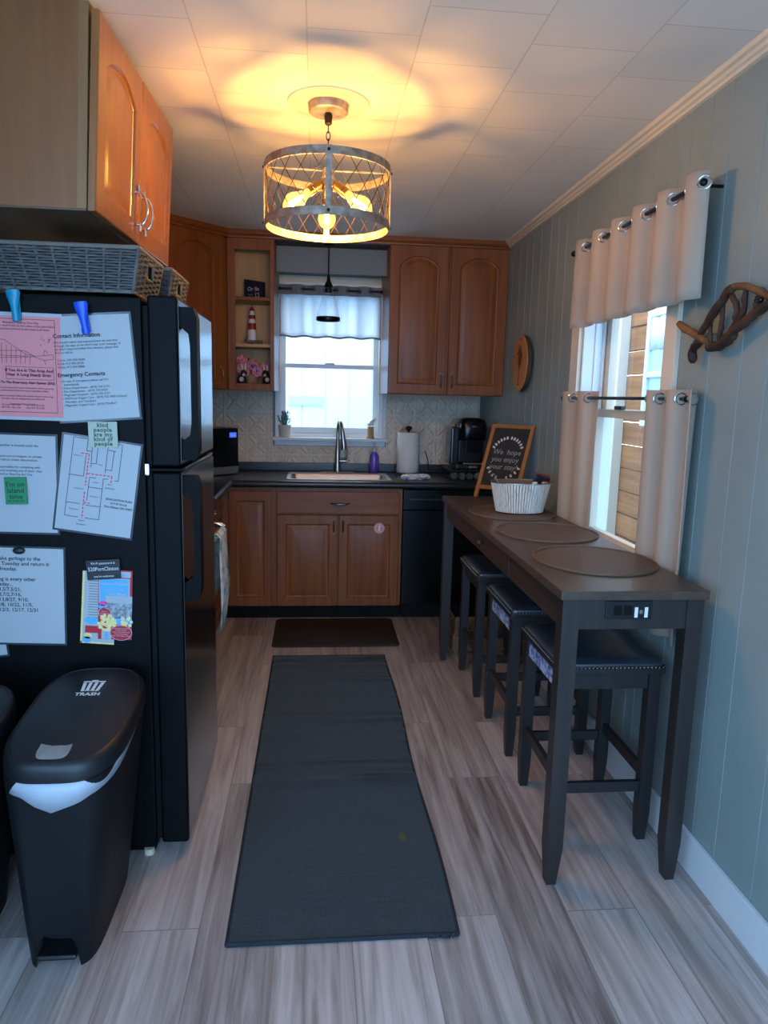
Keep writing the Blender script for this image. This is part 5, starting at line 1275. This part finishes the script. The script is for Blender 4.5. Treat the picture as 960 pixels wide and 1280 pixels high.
# pod drawer and coffee maker
kx0, kx1, ky0, ky1 = .895, 1.165, 4.66, 4.98
t = thing('pod_drawer', 'black coffee pod drawer with chrome pods under the coffee maker', 'drawer', ((kx0+kx1)/2, 4.82, ZT))
mb = MB(); mb.box(kx0, kx1, ky0, ky1, ZT+.062, ZT+.072, .003).box(kx0, kx1, ky0, ky1, ZT+.001, ZT+.008, .002)
for x_ in (kx0+.003, kx1-.003):
    for y_ in (ky0+.004, ky1-.004): mb.cyl((x_, y_, ZT+.005), (x_, y_, ZT+.066), .004, n=8)
mb.build('frame', 'black_plastic', t)
for i in range(5):
    x_ = kx0+.03+.052*i; mb = MB(); mb.tube([(x_, ky0-.004, ZT+.034), (x_, ky0+.04, ZT+.034)], [.0225, .017], 16).torus((x_, ky0-.004, ZT+.034), .0225, .0025, 'y', 18, 6); mb.build('pod', 'chrome' if i % 2 else 'pewter', t)
K = ZT+.073
t = thing('coffee_maker', 'black single serve coffee maker in the right corner of the worktop', 'coffee maker', (1.03, 4.80, K))
mb = MB(); mb.box(.945, 1.155, 4.70, 4.95, K+.0005, K+.035, .008); mb.box(.965, 1.150, 4.80, 4.95, K+.03, K+.30, .02, 3); mb.build('body', 'black_plastic', t)
MB().box(.905, .964, 4.73, 4.93, K+.03, K+.285, .014, 3).build('water_tank', mat('smoked_tank', (46, 50, 54), rough=.08, spec=.7), t)
mb = MB(); rings = []
for s_, z in ((.94, .195), (1, .215), (1, .275), (.95, .31), (.82, .335), (.6, .345)): rings.append(sup(1.055, 4.78, .098*s_, .095*s_, K+z, 3.2, 40))
mb.loft(rings); hd = mb.build('head', 'black_gloss', t)
mb = MB(); mb.tube([(1.055+.082*cos(R(200+140*i/24)), 4.78+.085*sin(R(200+140*i/24)), K+.288) for i in range(25)], .010, 8); mb.build('handle', 'chrome', hd)
MB().box(1.0, 1.11, 4.675, 4.682, K+.12, K+.20, .002).build('front_panel', 'black_gloss', t)
MB().box(.99, 1.12, 4.69, 4.80, K+.034, K+.045, .004).build('drip_tray', 'chrome', t)
text('lettering', 'KEURIG', 'white_ink', t, .028, -.1008, .012, .016, 'CENTER')
mb = MB(); mb.tube([(.91, 4.93, K-.02+.03), (.88, 4.97, ZT+.05), (.84, 5.03, ZT+.035), (.82, 5.09, ZT+.03), (.815, 5.13, ZT+.10), (.80, YB-.015, ZT+.16)], .0035, 6); mb.build('power_cord', 'black_plastic', t)
# wall outlet on the backsplash
t = thing('wall_outlet', 'beige wall outlet on the backsplash behind the paper towels', 'outlet', (.772, YB-.008, 1.12))
MB().box(.737, .807, YB-.014, YB-.007, 1.065, 1.18, .003).build('plate', 'tin', t)
for z_ in (1.083, 1.130): MB().box(.757, .787, YB-.017, YB-.014, z_, z_+.032, .002).build('socket', 'cream', t)
# microwave in the left corner
ang = R(50); mw = thing('microwave', 'black microwave with blue clock in the left corner of the worktop', 'microwave', (0, 0, 0))
MB().box(-.48, 0, 0, .33, .006, .315, .006).build('case', 'black_plastic', mw)
MB().box(-.478, -.002, -.018, -.0005, .058, .313, .004).build('door', 'black_gloss', mw)
mb = MB(); mb.box(-.478, -.002, -.017, -.0005, .008, .056, .003); mb.build('bottom_trim', 'steel', mw)
MB().box(-.082, -.022, -.020, -.018, .252, .284, .001).build('display', 'screen', mw)
text('clock_digits', '12:08', 'white_ink', mw, -.052, -.0205, .261, .020, 'CENTER')
mb = MB()
for x_ in (-.45, -.03):
    for y_ in (.03, .30): mb.cyl((x_, y_, 0), (x_, y_, .008), .012, n=12)
mb.build('foot', 'black_matte', mw)
mw.location = (-.535, 4.905, ZT); mw.rotation_euler = (0, 0, ang)

# sill things
zs = 1.171
a_ = Vector((-.222, YB-.05, zs)); t = thing('potted_lavender', 'small lavender plant in a cream pot on the sink window sill', 'potted plant', a_)
MB().lathe([(.036, 0), (.038, .003), (.045, .07), (.046, .085), (.041, .085), (.040, .07), (0, .07)], a_, 28).build('pot', 'pot_white', t)
mb = MB(); random.seed(9); mf = MB()
for i in range(26):
    b = random.uniform(0, 2*pi); lean = random.uniform(.1, .75); L = random.uniform(.07, .13)
    e_ = a_+Vector((cos(b)*lean*L*.8, sin(b)*lean*L*.35, .075+L*(1-.35*lean))); s0 = a_+Vector((cos(b)*.015, sin(b)*.012, .07)); mid_ = s0.lerp(e_, .5)+Vector((0, 0, .012))
    mb.tube([s0, mid_, e_], [.0018, .003, .0012], 5)
    for k in range(3): q = s0.lerp(e_, .45+.2*k); mb.tube([q, q+Vector((cos(b+k*2)*.016, sin(b+k*2)*.008, .014))], [.0034, .001], 5)
    if i % 4 == 0: mf.sphere(e_, .006, sz=1.9, u=8, v=6)
mb.build('leaves', 'leaf', t); mf.build('flower_tips', mat('lavender_bloom', (128, 122, 176), rough=.8), t)
a_ = Vector((.392, YB-.055, zs)); t = thing('bird_figurine', 'small white bird figurine on a brown post on the window sill', 'figurine', a_)
MB().lathe([(.030, 0), (.030, .008), (.022, .010), (.022, .075), (.024, .085), (0, .086)], a_, 18).build('post', 'burlap', t)
mb = MB(); mb.tube([a_+Vector((-.028, 0, .098)), a_+Vector((-.012, 0, .098)), a_+Vector((.01, 0, .106)), a_+Vector((.022, 0, .124)), a_+Vector((.030, 0, .128))], [.003, .012, .014, .009, .006], 12).tube([a_+Vector((.034, 0, .128)), a_+Vector((.046, 0, .134))], [.004, .001], 8).tube([a_+Vector((-.005, 0, .112)), a_+Vector((.02, 0, .135)), a_+Vector((.036, 0, .15))], [.008, .006, .002], 8)
mb.build('bird', 'lh_white', t)

# ------------------------------------------------------------------ things on the open shelves
ys = YU+.10
a_ = Vector((-.415, ys+.05, SH[1])); t = thing('shelf_sign', 'small navy block sign on the top open shelf', 'sign', (0, 0, 0))
mb = MB(); q = [(-.066, 0), (.066, 0), (.066, .104), (-.066, .125)]
mb.prism([(x, -.012, z) for x, z in q], (0, .024, 0)); mb.build('block', 'navy', t, smooth=0)
text('lettering', 'Or lle', 'white_ink', t, -.004, -.0125, .052, .034, 'CENTER')
text('small_lettering', 'lake', 'chalk_gray', t, -.022, -.0125, .022, .020, 'CENTER')
lines_o = MB(); 
for q0, q1 in (((.012, .014), (.034, .014)), ((.034, .014), (.034, .036)), ((.034, .036), (.012, .036)), ((.012, .036), (.012, .014))): lines_o.tube([(q0[0], -.0128, q0[1]), (q1[0], -.0128, q1[1])], .0014, 6)
lines_o.build('square_mark', 'white_ink', t); MB().sphere((.006, -.0122, .050), .008, sy=.1, u=10, v=8).build('red_mark', 'lh_red', t)
t.location = (-.392, ys+.03, SH[1]+.0005); t.rotation_euler = (0, 0, R(-22))
lx, lz = -.405, SH[0]; a_ = Vector((lx, ys+.02, lz)); t = thing('lighthouse_figurine', 'red and white lighthouse figurine on the middle open shelf', 'figurine', a_)
mb = MB(); random.seed(8)
for i in range(14): mb.sphere(a_+Vector((random.uniform(-.035, .05), random.uniform(-.02, .03), .012+random.uniform(0, .035))), random.uniform(.012, .02), sx=1, sy=.9, sz=.8, u=8, v=6)
mb.build('rocks', 'rock', t)
zz_ = [(.030, .03), (.028, .075), (.026, .095), (.0235, .135), (.021, .16), (.019, .185)]
for (r0, z0_), (r1, z1_), m_ in zip(zz_, zz_[1:], ('lh_white', 'lh_white', 'lh_red', 'lh_white', 'lh_red')):
    MB().lathe([(r0, z0_), (r1, z1_)], a_+Vector((-.004, 0, 0)), 20).build('tower_band', m_, t)
MB().lathe([(.024, .185), (.024, .19), (.013, .19), (.013, .21)], a_+Vector((-.004, 0, 0)), 18).build('gallery', 'lh_white', t)
MB().lathe([(.018, .21), (.012, .226), (.004, .235), (.001, .25)], a_+Vector((-.004, 0, 0)), 18).build('roof', 'lh_red', t)
a_ = Vector((-.415, ys+.05, ZU0+.0302)); t = thing('flower_pot', 'pink artificial flowers in a burlap pot on the bottom open shelf', 'flower pot', a_)
MB().lathe([(.032, .0), (.034, .004), (.043, .07), (.0, .072)], a_, 24).build('pot', 'burlap', t)
mb = MB(); random.seed(12)
for i in range(9):
    c_ = a_+Vector((random.uniform(-.065, .085), random.uniform(-.06, .0), .115+random.uniform(-.04, .045)))
    for k in range(9):
        b = 2*pi*k/9; mb.sphere(c_+Vector((.020*cos(b), -.004-.008*random.random(), .020*sin(b))), .0165, sx=1, sy=.45, sz=1, u=8, v=6)
mb.build('blooms', 'flower', t)
mb = MB()
for (dx_, dz_, ro) in ((-.085, .165, .6), (-.02, .178, -.5), (.03, .165, -.9), (.06, .06, -2.0)):
    pts = [a_+Vector((dx_*(.3+.7*s_/5), .02-.01*s_, .08+(dz_-.08)*s_/5)) for s_ in range(6)]; mb.tube(pts, [.003, .012, .019, .02, .013, .002], 8, squash=.2)
mb.build('leaves', 'leaf_dk', t)
mb = MB(); mb.tube([a_+Vector((0, -.06, .13)), a_+Vector((.03, -.07, .10)), a_+Vector((.055, -.065, .065))], [.006, .010, .006], 8, squash=.2); rb = mb.build('ribbon', 'blue', t); rb['label'] = 'blue and white ribbon'
def critter(name, label, cx_, m_body, flip):
    a = Vector((cx_, ys-.01, ZU0+.0302)); o = thing(name, label, 'figurine', a, 'rabbit figurines on the bottom shelf')
    mb = MB(); mb.sphere(a+Vector((0, 0, .034)), .030, sz=1.13, u=14, v=10).sphere(a+Vector((.012*flip, -.008, .078)), .021, u=14, v=10).sphere(a+Vector((.016*flip, -.02, .010)), .015, sz=.7, u=10, v=6).sphere(a+Vector((-.016*flip, -.02, .010)), .015, sz=.7, u=10, v=6); mb.build('body', m_body, o)
    mb = MB()
    for k in (-1, 1): mb.tube([a+Vector((.012*flip+.008*k, -.004, .093)), a+Vector((.012*flip+.011*k, -.002, .115)), a+Vector((.012*flip+.013*k, 0, .138))], [.004, .0065, .002], 8)
    mb.build('ears', 'lh_white', o)
    mb = MB(); mb.sphere(a+Vector((.014*flip, -.024, .066)), .010, u=10, v=6).sphere(a+Vector((0, -.022, .038)), .016, u=10, v=8); mb.build('white_patch', 'lh_white', o)
critter('rabbit_figurine', 'dark rabbit figurine at the left of the bottom shelf', -.472, 'stone', 1)
critter('rabbit_figurine', 'black and white rabbit figurine at the right of the bottom shelf', -.312, 'black_plastic', -1)
